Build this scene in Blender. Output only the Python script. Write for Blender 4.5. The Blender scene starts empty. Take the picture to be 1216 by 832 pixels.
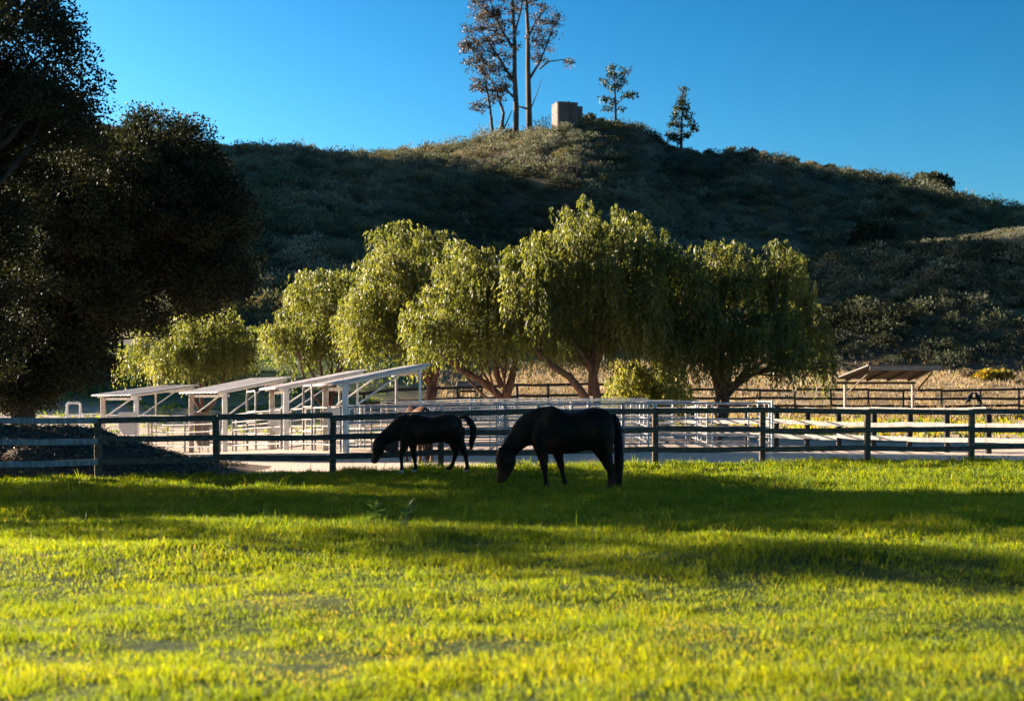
import bpy, bmesh, math, random
import numpy as np
from mathutils import Vector, Matrix

random.seed(7)
RNG = np.random.default_rng(7)
F = 1689.0          # focal length in photo pixels (1216 wide)
CX, HY, EYE = 608.0, 485.0, 1.5
scene = bpy.context.scene
COL = scene.collection

def W(px, py, Y):
    """point that stands at distance Y on the sight line of a photo pixel"""
    return Vector(((px - CX) / F * Y, Y, EYE + (HY - py) / F * Y))

# ------------------------------------------------------------------ noise
def _hash(ix, iy, seed):
    h = (ix.astype(np.int64) * 374761393 + iy.astype(np.int64) * 668265263 + seed * 974711) & 0x7fffffff
    h = ((h ^ (h >> 13)) * 1274126177) & 0x7fffffff
    h = h ^ (h >> 16)
    return (h & 0xffff) / 65535.0

def vnoise(x, y, seed=0):
    x = np.asarray(x, float); y = np.asarray(y, float)
    ix = np.floor(x); iy = np.floor(y)
    fx = x - ix; fy = y - iy
    fx = fx * fx * (3 - 2 * fx); fy = fy * fy * (3 - 2 * fy)
    a = _hash(ix, iy, seed); b = _hash(ix + 1, iy, seed)
    c = _hash(ix, iy + 1, seed); d = _hash(ix + 1, iy + 1, seed)
    return (a * (1 - fx) + b * fx) * (1 - fy) + (c * (1 - fx) + d * fx) * fy - 0.5

def fbm(x, y, seed=0, octv=4):
    s = 0; a = 1.0
    for k in range(octv):
        s = s + a * vnoise(np.asarray(x) * 2 ** k + 17.3 * k, np.asarray(y) * 2 ** k - 9.1 * k, seed + k)
        a *= 0.5
    return s

def sstep(a, b, x):
    t = np.clip((np.asarray(x, float) - a) / (b - a), 0, 1)
    return t * t * (3 - 2 * t)

# ------------------------------------------------------------------ terrain
SKY_PX = np.array([-900, -600, -350, -200, -60, 60, 160, 240, 300, 400, 440, 500, 560, 600, 650, 690, 720, 760,
                   800, 840, 880, 920, 960, 1000, 1050, 1100, 1150, 1180, 1216, 1300, 1500, 1900], float)
SKY_PY = np.array([150, 30, -60, -50, 55, 130, 162, 186, 193, 205, 203, 196, 186, 180, 169, 158, 164, 175, 199, 205, 198, 194, 199, 205, 215, 228, 249, 262, 270, 275, 305, 335], float)
HIL_PX = np.array([700, 800, 860, 900, 950, 1000, 1060, 1120, 1170, 1216, 1350, 1600], float)
HIL_PY = np.array([450, 400, 352, 332, 314, 304, 296, 292, 281, 273, 262, 255], float)

def fence_line(X):
    return 31.1 + 0.223 * np.asarray(X, float)

def g(X, Y):
    X = np.asarray(X, float); Y = np.asarray(Y, float)
    fz = np.interp(X, [-20, -12, -8.5, -3.8, -1.5, 3.2, 10.8, 25], [-.02, 0, .03, .09, .14, .2, .2, .24])
    z = fz * sstep(24.5, 31.5, Y)
    z = z + 0.10 * vnoise(X / 4.5, Y / 5.0, 3) * sstep(36, 26, Y) + 0.035 * vnoise(X / 1.6, Y / 1.6, 5) * sstep(34, 28, Y)
    # a low swell in the foreground turf
    z = z + 0.10 * np.exp(-((X + 0.4 + .8 * (Y - 15)) / 2.2) ** 2 - ((Y - 15.3) / 1.5) ** 2) + .22 * np.exp(-((X - 2.6) / 2.4) ** 2 - ((Y - 13.2) / .8) ** 2) + .2 * np.exp(-((X + 3.2) / 2.0) ** 2 - ((Y - 13.6) / .8) ** 2) + .09 * fbm(X / 1.9, Y / 1.3, 8, 3) * sstep(24, 18, Y)
    right = np.interp(Y, [40, 48, 60, 75, 86, 98, 110, 130, 150, 400], [0, .08, .35, .8, 1.25, 2.4, 3.7, 5.6, 7.5, 9])
    left = np.interp(Y, [40, 46, 54, 60, 68, 86, 110, 130, 150, 400], [0, -.02, -.2, -.35, -.25, 2.3, 6.2, 9, 11, 12])
    wl = sstep(-2.5, -13, X)
    base = right * (1 - wl) + left * wl
    z = z * (1 - 0.6 * sstep(40, 80, Y)) + base
    z = z + 0.5 * fbm(X / 14, Y / 14, 11, 3) * sstep(68, 105, Y)
    # main hill
    bear = CX + X / np.maximum(Y, 60) * F
    Yc = 242 + 10 * np.sin(X / 60.0) + np.interp(X, [-300, -80, -20, 120, 300], [6, -2, 0, 6, 0])
    pxc = CX + X / Yc * F
    zc = EYE + (HY - np.interp(bear, SKY_PX, SKY_PY)) / F * Yc
    Yf = 138 + 8 * np.sin(X / 23.0) + 30 * sstep(-70, -220, X)
    t = (Y - Yf) / (Yc - Yf)
    S = np.where(t < 1, np.sin(np.pi / 2 * np.clip(t, 0, 1)) ** 1.25, 1.0)
    hill = base + (zc - base) * S - np.maximum(Y - Yc - 6, 0) * 0.22
    hill = hill + sstep(0.05, .5, t) * sstep(1.08, .75, t) * (4.6 * fbm(X / 30, Y / 60, 21, 4))
    hill = hill + 0.35 * vnoise(X / 5, Y / 5, 31) * sstep(0, .2, t)
    far = sstep(420, 700, Y)
    hill = hill * (1 - far) + 5 * far
    z = np.where(t > 0, np.maximum(z, hill), z)
    # spur on the right
    Yc2 = 168.0
    pxc2 = CX + X / Yc2 * F
    zc2 = EYE + (HY - np.interp(pxc2, HIL_PX, HIL_PY)) / F * Yc2
    t2 = (Y - 116) / (Yc2 - 116)
    S2 = np.where(t2 < 1, np.sin(np.pi / 2 * np.clip(t2, 0, 1)) ** 1.15, np.cos(np.pi / 2 * np.clip((Y - Yc2) / 34, 0, 1)) ** .8)
    spur = base + np.maximum(zc2 - base, 0) * S2 + 1.4 * fbm(X / 18, Y / 18, 41, 3) * sstep(0, .35, t2)
    z = np.where((t2 > 0) & (Y < Yc2 + 34) & (X > 8), np.maximum(z, spur), z)
    return z

def gz(x, y):
    return float(g(np.array([x]), np.array([y]))[0])

# ------------------------------------------------------------------ materials
def new_mat(name):
    m = bpy.data.materials.new(name); m.use_nodes = True
    nt = m.node_tree; nt.nodes.clear()
    out = nt.nodes.new('ShaderNodeOutputMaterial')
    return m, nt, out

def N(nt, t, **kw):
    n = nt.nodes.new(t)
    for k, v in kw.items():
        if k.startswith('i_'):
            n.inputs[k[2:].replace('_', ' ')].default_value = v
        else:
            setattr(n, k, v)
    return n

def ramp(nt, fac, stops):
    r = nt.nodes.new('ShaderNodeValToRGB')
    els = r.color_ramp.elements
    while len(els) < len(stops): els.new(0.5)
    for e, (p, c) in zip(els, stops):
        e.position = p; e.color = (*c, 1)
    nt.links.new(fac, r.inputs[0])
    return r.outputs[0]

def noise_mat(name, stops, scale=5.0, rough=.8, bump=.3, detail=6, stretch=(1, 1, 1), metallic=0.0, coords='Object', bump_dist=.01):
    m, nt, out = new_mat(name)
    tc = N(nt, 'ShaderNodeTexCoord'); mp = N(nt, 'ShaderNodeMapping'); mp.inputs['Scale'].default_value = stretch
    nt.links.new(tc.outputs[coords], mp.inputs[0])
    nz = N(nt, 'ShaderNodeTexNoise'); nz.inputs['Scale'].default_value = scale; nz.inputs['Detail'].default_value = detail
    nz.inputs['Roughness'].default_value = .65
    nt.links.new(mp.outputs[0], nz.inputs['Vector'])
    c = ramp(nt, nz.outputs[0], stops)
    b = N(nt, 'ShaderNodeBsdfPrincipled'); b.inputs['Roughness'].default_value = rough; b.inputs['Metallic'].default_value = metallic
    b.inputs['Specular IOR Level'].default_value = .3
    nt.links.new(c, b.inputs['Base Color'])
    if bump:
        bp = N(nt, 'ShaderNodeBump'); bp.inputs['Strength'].default_value = bump; bp.inputs['Distance'].default_value = bump_dist
        nt.links.new(nz.outputs[0], bp.inputs['Height']); nt.links.new(bp.outputs[0], b.inputs['Normal'])
    nt.links.new(b.outputs[0], out.inputs[0])
    return m

def leaf_mat(name, stops, trans=.45, trans_gain=(1.3, 1.5, .6), rough=.55, spec=.25):
    """leaf: diffuse + translucent, colour from the per-leaf 'tint' attribute"""
    m, nt, out = new_mat(name)
    at = N(nt, 'ShaderNodeAttribute'); at.attribute_name = 'tint'
    c = ramp(nt, at.outputs['Fac'], stops)
    b = N(nt, 'ShaderNodeBsdfPrincipled'); b.inputs['Roughness'].default_value = rough
    b.inputs['Specular IOR Level'].default_value = spec
    nt.links.new(c, b.inputs['Base Color'])
    mul = N(nt, 'ShaderNodeMix', data_type='RGBA', blend_type='MULTIPLY'); mul.inputs[0].default_value = 1
    nt.links.new(c, mul.inputs[6]); mul.inputs[7].default_value = (*trans_gain, 1)
    tr = N(nt, 'ShaderNodeBsdfTranslucent'); nt.links.new(mul.outputs[2], tr.inputs[0])
    mx = N(nt, 'ShaderNodeMixShader'); mx.inputs[0].default_value = trans
    nt.links.new(b.outputs[0], mx.inputs[1]); nt.links.new(tr.outputs[0], mx.inputs[2])
    nt.links.new(mx.outputs[0], out.inputs[0])
    return m

M = {}
M['grass'] = leaf_mat('grass_blades', [(0, (.030, .062, .010)), (.45, (.078, .122, .010)), (.85, (.160, .178, .012)), (.93, (.16, .14, .04)), (1, (.20, .155, .075))],
                      trans=.55, trans_gain=(3.35, 2.7, .4))
M['pepper'] = leaf_mat('pepper_leaves', [(0, (.032, .046, .014)), (.5, (.072, .084, .026)), (1, (.15, .152, .058))], trans=.5, trans_gain=(2.5, 2.35, .85), spec=.35, rough=.45)
M['pepper_pale'] = leaf_mat('pale_pepper_leaves', [(0, (.08, .10, .03)), (.5, (.15, .16, .05)), (1, (.22, .21, .09))], trans=.55, trans_gain=(2.2, 2.0, .8))  # leaf colours lightened to stand in for sun on the sapling
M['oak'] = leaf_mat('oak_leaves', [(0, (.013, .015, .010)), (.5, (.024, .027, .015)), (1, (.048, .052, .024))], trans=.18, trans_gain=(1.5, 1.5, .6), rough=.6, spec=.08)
M['greyleaf'] = leaf_mat('grey_leaves', [(0, (.03, .032, .026)), (.6, (.06, .06, .05)), (1, (.22, .21, .19))], trans=.25, trans_gain=(1.3, 1.3, 1))
M['euc'] = leaf_mat('gum_leaves', [(0, (.035, .03, .022)), (.6, (.06, .05, .035)), (1, (.10, .08, .05))], trans=.3, trans_gain=(1.5, 1.3, .8))
M['pine'] = leaf_mat('pine_needles', [(0, (.02, .028, .014)), (.6, (.035, .045, .02)), (1, (.07, .07, .03))], trans=.25)
M['scrub'] = leaf_mat('scrub_leaves', [(0, (.030, .034, .022)), (.3, (.070, .080, .052)), (.6, (.145, .155, .115)), (.8, (.21, .215, .175)), (.9, (.13, .09, .066)), (1, (.17, .15, .06))],
                      trans=.15, trans_gain=(1.5, 1.4, .7), spec=.08, rough=.9)
M['dry'] = leaf_mat('dry_stalks', [(0, (.13, .10, .055)), (.5, (.27, .20, .115)), (.85, (.38, .29, .18)), (1, (.14, .16, .04))], trans=.35, trans_gain=(1.3, 1.2, .9))
M['yellow'] = leaf_mat('yellow_flowers', [(0, (.04, .05, .015)), (.4, (.10, .10, .02)), (.6, (.45, .30, .015)), (1, (.65, .46, .02))], trans=.4, trans_gain=(1.2, 1.1, .6))
M['weed'] = leaf_mat('weed_leaves', [(0, (.03, .06, .02)), (1, (.08, .11, .03))], trans=.4)
M['bark'] = noise_mat('bark', [(0.25, (.045, .026, .019)), (.55, (.12, .066, .048)), (.8, (.21, .135, .10))], 6, .9, .9, stretch=(1, 1, .35), bump_dist=.05)
M['bark_dark'] = noise_mat('dark_bark', [(0.3, (.02, .016, .013)), (.7, (.06, .048, .04))], 6, .9, .8, stretch=(1, 1, .3), bump_dist=.05)
M['bark_gum'] = noise_mat('gum_bark', [(0.3, (.03, .024, .02)), (.55, (.075, .06, .05)), (.8, (.15, .125, .105))], .6, .85, .3, stretch=(1, 1, .4))
M['board'] = noise_mat('creosoted_board', [(0.25, (.036, .024, .017)), (.5, (.078, .053, .039)), (.75, (.19, .14, .108))], 4, .75, .6, stretch=(1, 6, 6), bump_dist=.004)
M['board_grey'] = noise_mat('weathered_board', [(0.25, (.06, .06, .07)), (.5, (.22, .21, .22)), (.75, (.42, .41, .42))], 9, .8, .7, stretch=(3, 3, .6), bump_dist=.004)
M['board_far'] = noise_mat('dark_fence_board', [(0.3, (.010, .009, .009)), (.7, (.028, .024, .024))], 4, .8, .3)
M['white'] = noise_mat('white_painted_steel', [(0.25, (.50, .49, .47)), (.5, (.70, .69, .67)), (.8, (.80, .79, .77))], 3, .45, .1)
M['white_warm'] = noise_mat('rusty_white_steel', [(0.3, (.26, .19, .155)), (.55, (.44, .38, .34)), (.8, (.56, .52, .49))], 3, .6, .2)
M['rail_pale'] = noise_mat('pale_rail', [(0.25, (.16, .145, .135)), (.5, (.30, .28, .265)), (.8, (.45, .43, .41))], 6, .7, .3)  # pale board colours that imitate sunlight on the slanting fence
M['pipe'] = noise_mat('galvanised_pipe', [(0.3, (.26, .26, .28)), (.55, (.40, .40, .42)), (.8, (.52, .52, .53))], 5, .38, .1, metallic=.55)
M['pipe_dark'] = noise_mat('worn_grey_pipe', [(0.3, (.10, .095, .10)), (.6, (.2, .19, .2)), (.8, (.30, .26, .24))], 5, .5, .1, metallic=.3)
M['feeder'] = noise_mat('pale_plastic', [(0.3, (.42, .42, .44)), (.7, (.60, .60, .60))], 3, .5, .1)
M['feeder_brown'] = noise_mat('brown_plastic', [(0.3, (.10, .07, .06)), (.7, (.2, .15, .13))], 3, .6, .1)
M['tank'] = noise_mat('tank_steel', [(0.3, (.085, .066, .062)), (.7, (.13, .105, .10))], .4, .8, .1)
M['mulch'] = noise_mat('mulch', [(0.28, (.03, .018, .012)), (.5, (.09, .054, .037)), (.72, (.21, .145, .10))], 14, .95, 1.0, detail=9, bump_dist=.05)
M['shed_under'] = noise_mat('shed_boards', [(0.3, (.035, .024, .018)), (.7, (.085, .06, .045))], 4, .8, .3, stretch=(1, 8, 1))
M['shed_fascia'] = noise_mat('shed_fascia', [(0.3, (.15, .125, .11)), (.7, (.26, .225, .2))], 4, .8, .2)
M['eye'] = noise_mat('eye_gloss', [(0.3, (.004, .003, .003)), (.7, (.008, .005, .004))], 4, .1, 0)

def roof_mat(name, stops, wave_scale):
    m, nt, out = new_mat(name)
    tc = N(nt, 'ShaderNodeTexCoord')
    nz = N(nt, 'ShaderNodeTexNoise'); nz.inputs['Scale'].default_value = 2.0; nz.inputs['Detail'].default_value = 6
    nt.links.new(tc.outputs['Object'], nz.inputs['Vector'])
    c = ramp(nt, nz.outputs[0], stops)
    b = N(nt, 'ShaderNodeBsdfPrincipled'); b.inputs['Roughness'].default_value = .5; b.inputs['Metallic'].default_value = .2
    nt.links.new(c, b.inputs['Base Color'])
    nt.links.new(b.outputs[0], out.inputs[0])
    return m
M['roof'] = roof_mat('sheet_roof', [(0.3, (.36, .31, .31)), (.55, (.50, .45, .44)), (.8, (.60, .56, .55))], 8)
M['shed_roof'] = roof_mat('grey_sheet_roof', [(0.3, (.05, .044, .04)), (.7, (.09, .082, .075))], 8)

def horse_coat(name, dark, mid, warm):
    m, nt, out = new_mat(name)
    tc = N(nt, 'ShaderNodeTexCoord')
    nz = N(nt, 'ShaderNodeTexNoise'); nz.inputs['Scale'].default_value = 2.2; nz.inputs['Detail'].default_value = 3
    nt.links.new(tc.outputs['Object'], nz.inputs['Vector'])
    c = ramp(nt, nz.outputs[0], [(.3, dark), (.52, mid), (.7, warm)])
    fine = N(nt, 'ShaderNodeTexNoise'); fine.inputs['Scale'].default_value = 60; fine.inputs['Detail'].default_value = 4
    mp = N(nt, 'ShaderNodeMapping'); mp.inputs['Scale'].default_value = (1, 1, .3)
    nt.links.new(tc.outputs['Object'], mp.inputs[0]); nt.links.new(mp.outputs[0], fine.inputs['Vector'])
    bp = N(nt, 'ShaderNodeBump'); bp.inputs['Strength'].default_value = .25; bp.inputs['Distance'].default_value = .006
    nt.links.new(fine.outputs[0], bp.inputs['Height'])
    b = N(nt, 'ShaderNodeBsdfPrincipled'); b.inputs['Roughness'].default_value = .5; b.inputs['Specular IOR Level'].default_value = .10
    b.inputs['Sheen Weight'].default_value = .05; b.inputs['Sheen Tint'].default_value = (1, .7, .5, 1)
    nt.links.new(c, b.inputs['Base Color']); nt.links.new(bp.outputs[0], b.inputs['Normal'])
    nt.links.new(b.outputs[0], out.inputs[0])
    return m
M['coat_dark'] = horse_coat('dark_coat', (.0055, .0032, .0022), (.013, .0062, .0036), (.062, .023, .010))
M['coat_bay'] = horse_coat('bay_coat', (.007, .0037, .0025), (.018, .0080, .0045), (.055, .022, .011))
M['coat_brown'] = horse_coat('brown_coat', (.05, .022, .012), (.10, .046, .024), (.16, .08, .045))
M['hair'] = noise_mat('black_hair', [(.3, (.003, .0025, .0025)), (.7, (.008, .006, .005))], 30, .8, .4, stretch=(1, 1, .1))
M['hoof'] = noise_mat('dark_hoof', [(.3, (.03, .025, .02)), (.7, (.07, .06, .05))], 8, .6, .1)
M['hoof_pale'] = noise_mat('pale_hoof', [(.3, (.30, .26, .22)), (.7, (.45, .4, .35))], 8, .6, .1)
M['feather'] = noise_mat('black_feathers', [(.3, (.006, .006, .007)), (.7, (.016, .015, .018))], 20, .45, .3)

def ground_mat():
    m, nt, out = new_mat('ground_surface')
    L = nt.links.new
    geo = N(nt, 'ShaderNodeNewGeometry'); sp = N(nt, 'ShaderNodeSeparateXYZ'); L(geo.outputs['Position'], sp.inputs[0])
    n1 = N(nt, 'ShaderNodeTexNoise'); n1.inputs['Scale'].default_value = .9; n1.inputs['Detail'].default_value = 6
    n2 = N(nt, 'ShaderNodeTexNoise'); n2.inputs['Scale'].default_value = .25; n2.inputs['Detail'].default_value = 6
    n3 = N(nt, 'ShaderNodeTexNoise'); n3.inputs['Scale'].default_value = 12; n3.inputs['Detail'].default_value = 6
    for n in (n1, n2, n3): L(geo.outputs['Position'], n.inputs['Vector'])
    def math_(op, a, b=None, c=None):
        x = N(nt, 'ShaderNodeMath', operation=op)
        for i, v in enumerate((a, b, c)):
            if v is None: continue
            if isinstance(v, (int, float)): x.inputs[i].default_value = v
            else: L(v, x.inputs[i])
        return x.outputs[0]
    def mr(v, a, b):
        x = N(nt, 'ShaderNodeMapRange', interpolation_type='SMOOTHSTEP')
        L(v, x.inputs[0]); x.inputs[1].default_value = a; x.inputs[2].default_value = b
        return x.outputs[0]
    def mix(f, a, b):
        x = N(nt, 'ShaderNodeMix', data_type='RGBA'); L(f, x.inputs[0]); L(a, x.inputs[6]); L(b, x.inputs[7]); return x.outputs[2]
    lawn = ramp(nt, n1.outputs[0], [(.3, (.020, .036, .008)), (.55, (.04, .058, .012)), (.75, (.055, .062, .02))])
    dirt = ramp(nt, n3.outputs[0], [(.25, (.33, .26, .21)), (.55, (.47, .385, .32)), (.8, (.56, .47, .40))])
    dry = ramp(nt, n1.outputs[0], [(.3, (.18, .14, .08)), (.55, (.30, .225, .14)), (.75, (.36, .29, .2))])
    green = ramp(nt, n1.outputs[0], [(.3, (.03, .05, .015)), (.55, (.055, .085, .025)), (.75, (.10, .11, .045))])
    # lawn | lane along the board fence
    d = math_('MULTIPLY_ADD', sp.outputs[0], -.223, sp.outputs[1])
    d = math_('MULTIPLY_ADD', n1.outputs[0], .8, d)
    col = mix(mr(d, 31.45, 31.75), lawn, dirt)
    # pasture behind the pens, right: patchy green and dry
    pas = mix(mr(n2.outputs[0], .50, .64), mix(mr(n1.outputs[0], .4, .6), dirt, dry), green)
    e = math_('MULTIPLY_ADD', n1.outputs[0], 4.0, sp.outputs[1])
    ex = math_('MULTIPLY_ADD', sp.outputs[0], .9, e)
    col = mix(mr(ex, 61, 66), col, pas)
    # further off: dry on the right, green on the left
    lr = mr(math_('MULTIPLY_ADD', n2.outputs[0], 12, sp.outputs[0]), -8, 6)
    farc = mix(lr, green, dry)
    col = mix(mr(e, 78, 90), col, farc)
    b = N(nt, 'ShaderNodeBsdfPrincipled'); b.inputs['Roughness'].default_value = .95; b.inputs['Specular IOR Level'].default_value = .1
    L(col, b.inputs['Base Color'])
    bp = N(nt, 'ShaderNodeBump'); bp.inputs['Strength'].default_value = .6; bp.inputs['Distance'].default_value = .04
    L(n3.outputs[0], bp.inputs['Height']); L(bp.outputs[0], b.inputs['Normal'])
    L(b.outputs[0], out.inputs[0])
    return m
M['ground'] = ground_mat()
M['hill'] = noise_mat('hill_soil', [(0.28, (.028, .023, .015)), (.45, (.055, .045, .026)), (.62, (.11, .085, .048)), (.8, (.21, .16, .09))], .12, .95, .6, detail=9, coords='Object', bump_dist=.3)

# ------------------------------------------------------------------ mesh building
def link(o, parent=None):
    COL.objects.link(o)
    if parent is not None:
        o.parent = parent
    return o

def np_mesh(name, verts, faces, mat, tint=None, smooth=False):
    """faces: (n,k) int array (quads or tris)"""
    me = bpy.data.meshes.new(name)
    v = np.asarray(verts, np.float32).reshape(-1, 3); f = np.asarray(faces, np.int32)
    n, k = f.shape
    me.vertices.add(len(v)); me.vertices.foreach_set('co', v.ravel())
    me.loops.add(n * k); me.loops.foreach_set('vertex_index', f.ravel())
    me.polygons.add(n)
    me.polygons.foreach_set('loop_start', np.arange(0, n * k, k, dtype=np.int32))
    me.polygons.foreach_set('use_smooth', np.full(n, smooth, bool))
    me.update(calc_edges=True)
    if tint is not None:
        a = me.attributes.new('tint', 'FLOAT', 'POINT'); a.data.foreach_set('value', np.asarray(tint, np.float32).ravel())
    me.materials.append(mat)
    return me

def obj(name, me, parent=None, label=None, cat=None, group=None, kind=None, loc=None):
    o = bpy.data.objects.new(name, me)
    if loc is not None: o.location = loc
    link(o, parent); tag(o, label, cat, group, kind)
    return o

def tag(o, label=None, cat=None, group=None, kind=None):
    if label: o['label'] = label
    if cat: o['category'] = cat
    if group: o['group'] = group
    if kind: o['kind'] = kind
    return o

def thing(name, label, cat, loc, rz=0, group=None):
    o = bpy.data.objects.new(name, None); o.empty_display_size = .2
    o.location = loc; o.rotation_euler = (0, 0, rz)
    link(o); return tag(o, label, cat, group)

class MB:
    """collects simple solids into one mesh"""
    def __init__(self): self.v = []; self.f = []
    def add(self, vs, fs):
        b = len(self.v); self.v += [tuple(p) for p in vs]; self.f += [tuple(i + b for i in q) for q in fs]
    def box(self, c, ax, ay, az, cham=0.0):
        """box with half-axis vectors; ends optionally chamfered along ax"""
        c = Vector(c); ax = Vector(ax); ay = Vector(ay); az = Vector(az)
        vs = [c + sx * ax + sy * ay + sz * az for sx in (-1, 1) for sy in (-1, 1) for sz in (-1, 1)]
        self.add(vs, [(0, 1, 3, 2), (4, 6, 7, 5), (0, 4, 5, 1), (2, 3, 7, 6), (0, 2, 6, 4), (1, 5, 7, 3)])
    def beam(self, a, b, w, h, bev=.12, up=Vector((0, 0, 1))):
        """eight-sided (bevelled) beam from a to b; w across, h along up"""
        a = Vector(a); b = Vector(b); d = (b - a).normalized()
        s = d.cross(up)
        if s.length < 1e-4: s = Vector((1, 0, 0))
        s.normalize(); u = s.cross(d).normalized()
        k = bev * min(w, h)
        prof = [(-w / 2 + k, -h / 2), (w / 2 - k, -h / 2), (w / 2, -h / 2 + k), (w / 2, h / 2 - k), (w / 2 - k, h / 2), (-w / 2 + k, h / 2), (-w / 2, h / 2 - k), (-w / 2, -h / 2 + k)]
        vs = [p + s * x + u * z for p in (a, b) for x, z in prof]
        fs = [(i, (i + 1) % 8, 8 + (i + 1) % 8, 8 + i) for i in range(8)] + [tuple(range(7, -1, -1)), tuple(range(8, 16))]
        self.add(vs, fs)
    def tube(self, pts, rads, n=8, cap=True):
        pts = [Vector(p) for p in pts]
        if not hasattr(rads, '__len__'): rads = [rads] * len(pts)
        base = len(self.v); ref = None
        for i, p in enumerate(pts):
            d = (pts[min(i + 1, len(pts) - 1)] - pts[max(i - 1, 0)]).normalized()
            if ref is None:
                ref = d.orthogonal().normalized()
            ref = (ref - d * ref.dot(d)).normalized(); s = d.cross(ref)
            for k in range(n):
                a = 2 * math.pi * k / n
                self.v.append(tuple(p + (ref * math.cos(a) + s * math.sin(a)) * rads[i]))
        for i in range(len(pts) - 1):
            for k in range(n):
                a = base + i * n + k; b = base + i * n + (k + 1) % n
                self.f.append((a, b, b + n, a + n))
        if cap:
            self.f.append(tuple(base + k for k in range(n - 1, -1, -1)))
            e = base + (len(pts) - 1) * n
            self.f.append(tuple(e + k for k in range(n)))
    def mesh(self, name, mat, smooth=False):
        me = bpy.data.meshes.new(name); me.from_pydata(self.v, [], self.f); me.update()
        me.materials.append(mat)
        if smooth: me.polygons.foreach_set('use_smooth', [True] * len(me.polygons))
        return me
    def build(self, name, mat, parent=None, label=None, smooth=False, **kw):
        return obj(name, self.mesh(name, mat, smooth), parent, label, **kw)

# ------------------------------------------------------------------ world, sun, camera
SUN_EL = 17.0
SUN_AZ = math.degrees(math.atan2(-.906, .423))      # clockwise from +Y
w = bpy.data.worlds.new('World'); scene.world = w; w.use_nodes = True
wn = w.node_tree; wn.nodes.clear()
sky = wn.nodes.new('ShaderNodeTexSky'); sky.sky_type = 'NISHITA'; sky.sun_disc = False
sky.sun_elevation = math.radians(SUN_EL); sky.sun_rotation = math.radians(SUN_AZ)
sky.altitude = 200; sky.air_density = 1.0; sky.dust_density = 1.2; sky.ozone_density = 3.0
hs = wn.nodes.new('ShaderNodeHueSaturation'); hs.inputs['Saturation'].default_value = 1.08; hs.inputs['Hue'].default_value = .478; hs.inputs['Value'].default_value = .14
gm = wn.nodes.new('ShaderNodeGamma'); gm.inputs[1].default_value = 2.1
bg = wn.nodes.new('ShaderNodeBackground'); bg.inputs['Strength'].default_value = .055
wo = wn.nodes.new('ShaderNodeOutputWorld')
wn.links.new(sky.outputs[0], gm.inputs[0]); wn.links.new(gm.outputs[0], hs.inputs['Color']); wn.links.new(hs.outputs[0], bg.inputs[0]); wn.links.new(bg.outputs[0], wo.inputs[0])

el, az = math.radians(SUN_EL), math.radians(SUN_AZ)
SUN = Vector((math.cos(el) * math.sin(az), math.cos(el) * math.cos(az), math.sin(el)))
sl = bpy.data.lights.new('sun', 'SUN'); sl.energy = 5.0; sl.angle = math.radians(.5); sl.color = (1.0, .83, .62)
so = bpy.data.objects.new('sun', sl); so.rotation_euler = (-SUN).to_track_quat('-Z', 'Y').to_euler(); so.location = (-40, 20, 40); link(so)

cd = bpy.data.cameras.new('camera'); cam = bpy.data.objects.new('camera', cd); link(cam); scene.camera = cam
cam.location = (0, 0, EYE); cam.rotation_euler = (math.pi / 2, 0, 0)
cd.sensor_width = 36; cd.lens = 36 * F / 1216; cd.shift_y = (HY - 416) / 1216
cd.clip_start = .1; cd.clip_end = 6000
cd.dof.use_dof = True; cd.dof.focus_distance = 31; cd.dof.aperture_fstop = 1.8
scene.view_settings.view_transform = 'Standard'; scene.view_settings.look = 'None'
scene.view_settings.exposure = 2.35; scene.view_settings.gamma = 1
scene.render.engine = 'CYCLES'
scene.cycles.use_denoising = True
scene.cycles.max_bounces = 6; scene.cycles.transmission_bounces = 4; scene.cycles.diffuse_bounces = 3

# ------------------------------------------------------------------ ground and hills
def lines(*segs):
    out = []
    for a, b, s in segs:
        out += list(np.arange(a, b, s))
    return np.array(out)
xs_pos = lines((0, 16, .5), (16, 40, 1.5), (40, 130, 3), (130, 420, 12), (420, 3200, 350))
XS = np.concatenate([-xs_pos[:0:-1], xs_pos])
YS = lines((-300, -20, 40), (-20, 6, 2), (6, 38, .5), (38, 72, 1), (72, 300, 3), (300, 700, 16), (700, 4000, 400))
GX, GY = np.meshgrid(XS, YS)
GZ = g(GX, GY)
nx, ny = len(XS), len(YS)
VV = np.stack([GX, GY, GZ], -1).reshape(-1, 3)
jj, ii = np.meshgrid(np.arange(ny - 1), np.arange(nx - 1), indexing='ij')
Q = np.stack([jj * nx + ii, jj * nx + ii + 1, (jj + 1) * nx + ii + 1, (jj + 1) * nx + ii], -1)
hill_rows = np.where(YS[:-1] >= 114)[0][0]
def sub(fs):
    u, inv = np.unique(fs.ravel(), return_inverse=True)
    return VV[u], inv.reshape(fs.shape)
gv, gf = sub(Q[:hill_rows].reshape(-1, 4)); hv, hf = sub(Q[hill_rows:].reshape(-1, 4))
obj('ground', np_mesh('ground', gv, gf, M['ground'], smooth=True), kind='structure')
obj('hill', np_mesh('hill', hv, hf, M['hill'], smooth=True), kind='structure')

# ------------------------------------------------------------------ leaf clouds
def rand_unit(n):
    v = RNG.normal(size=(n, 3)); return v / np.linalg.norm(v, axis=1, keepdims=True)

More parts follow.
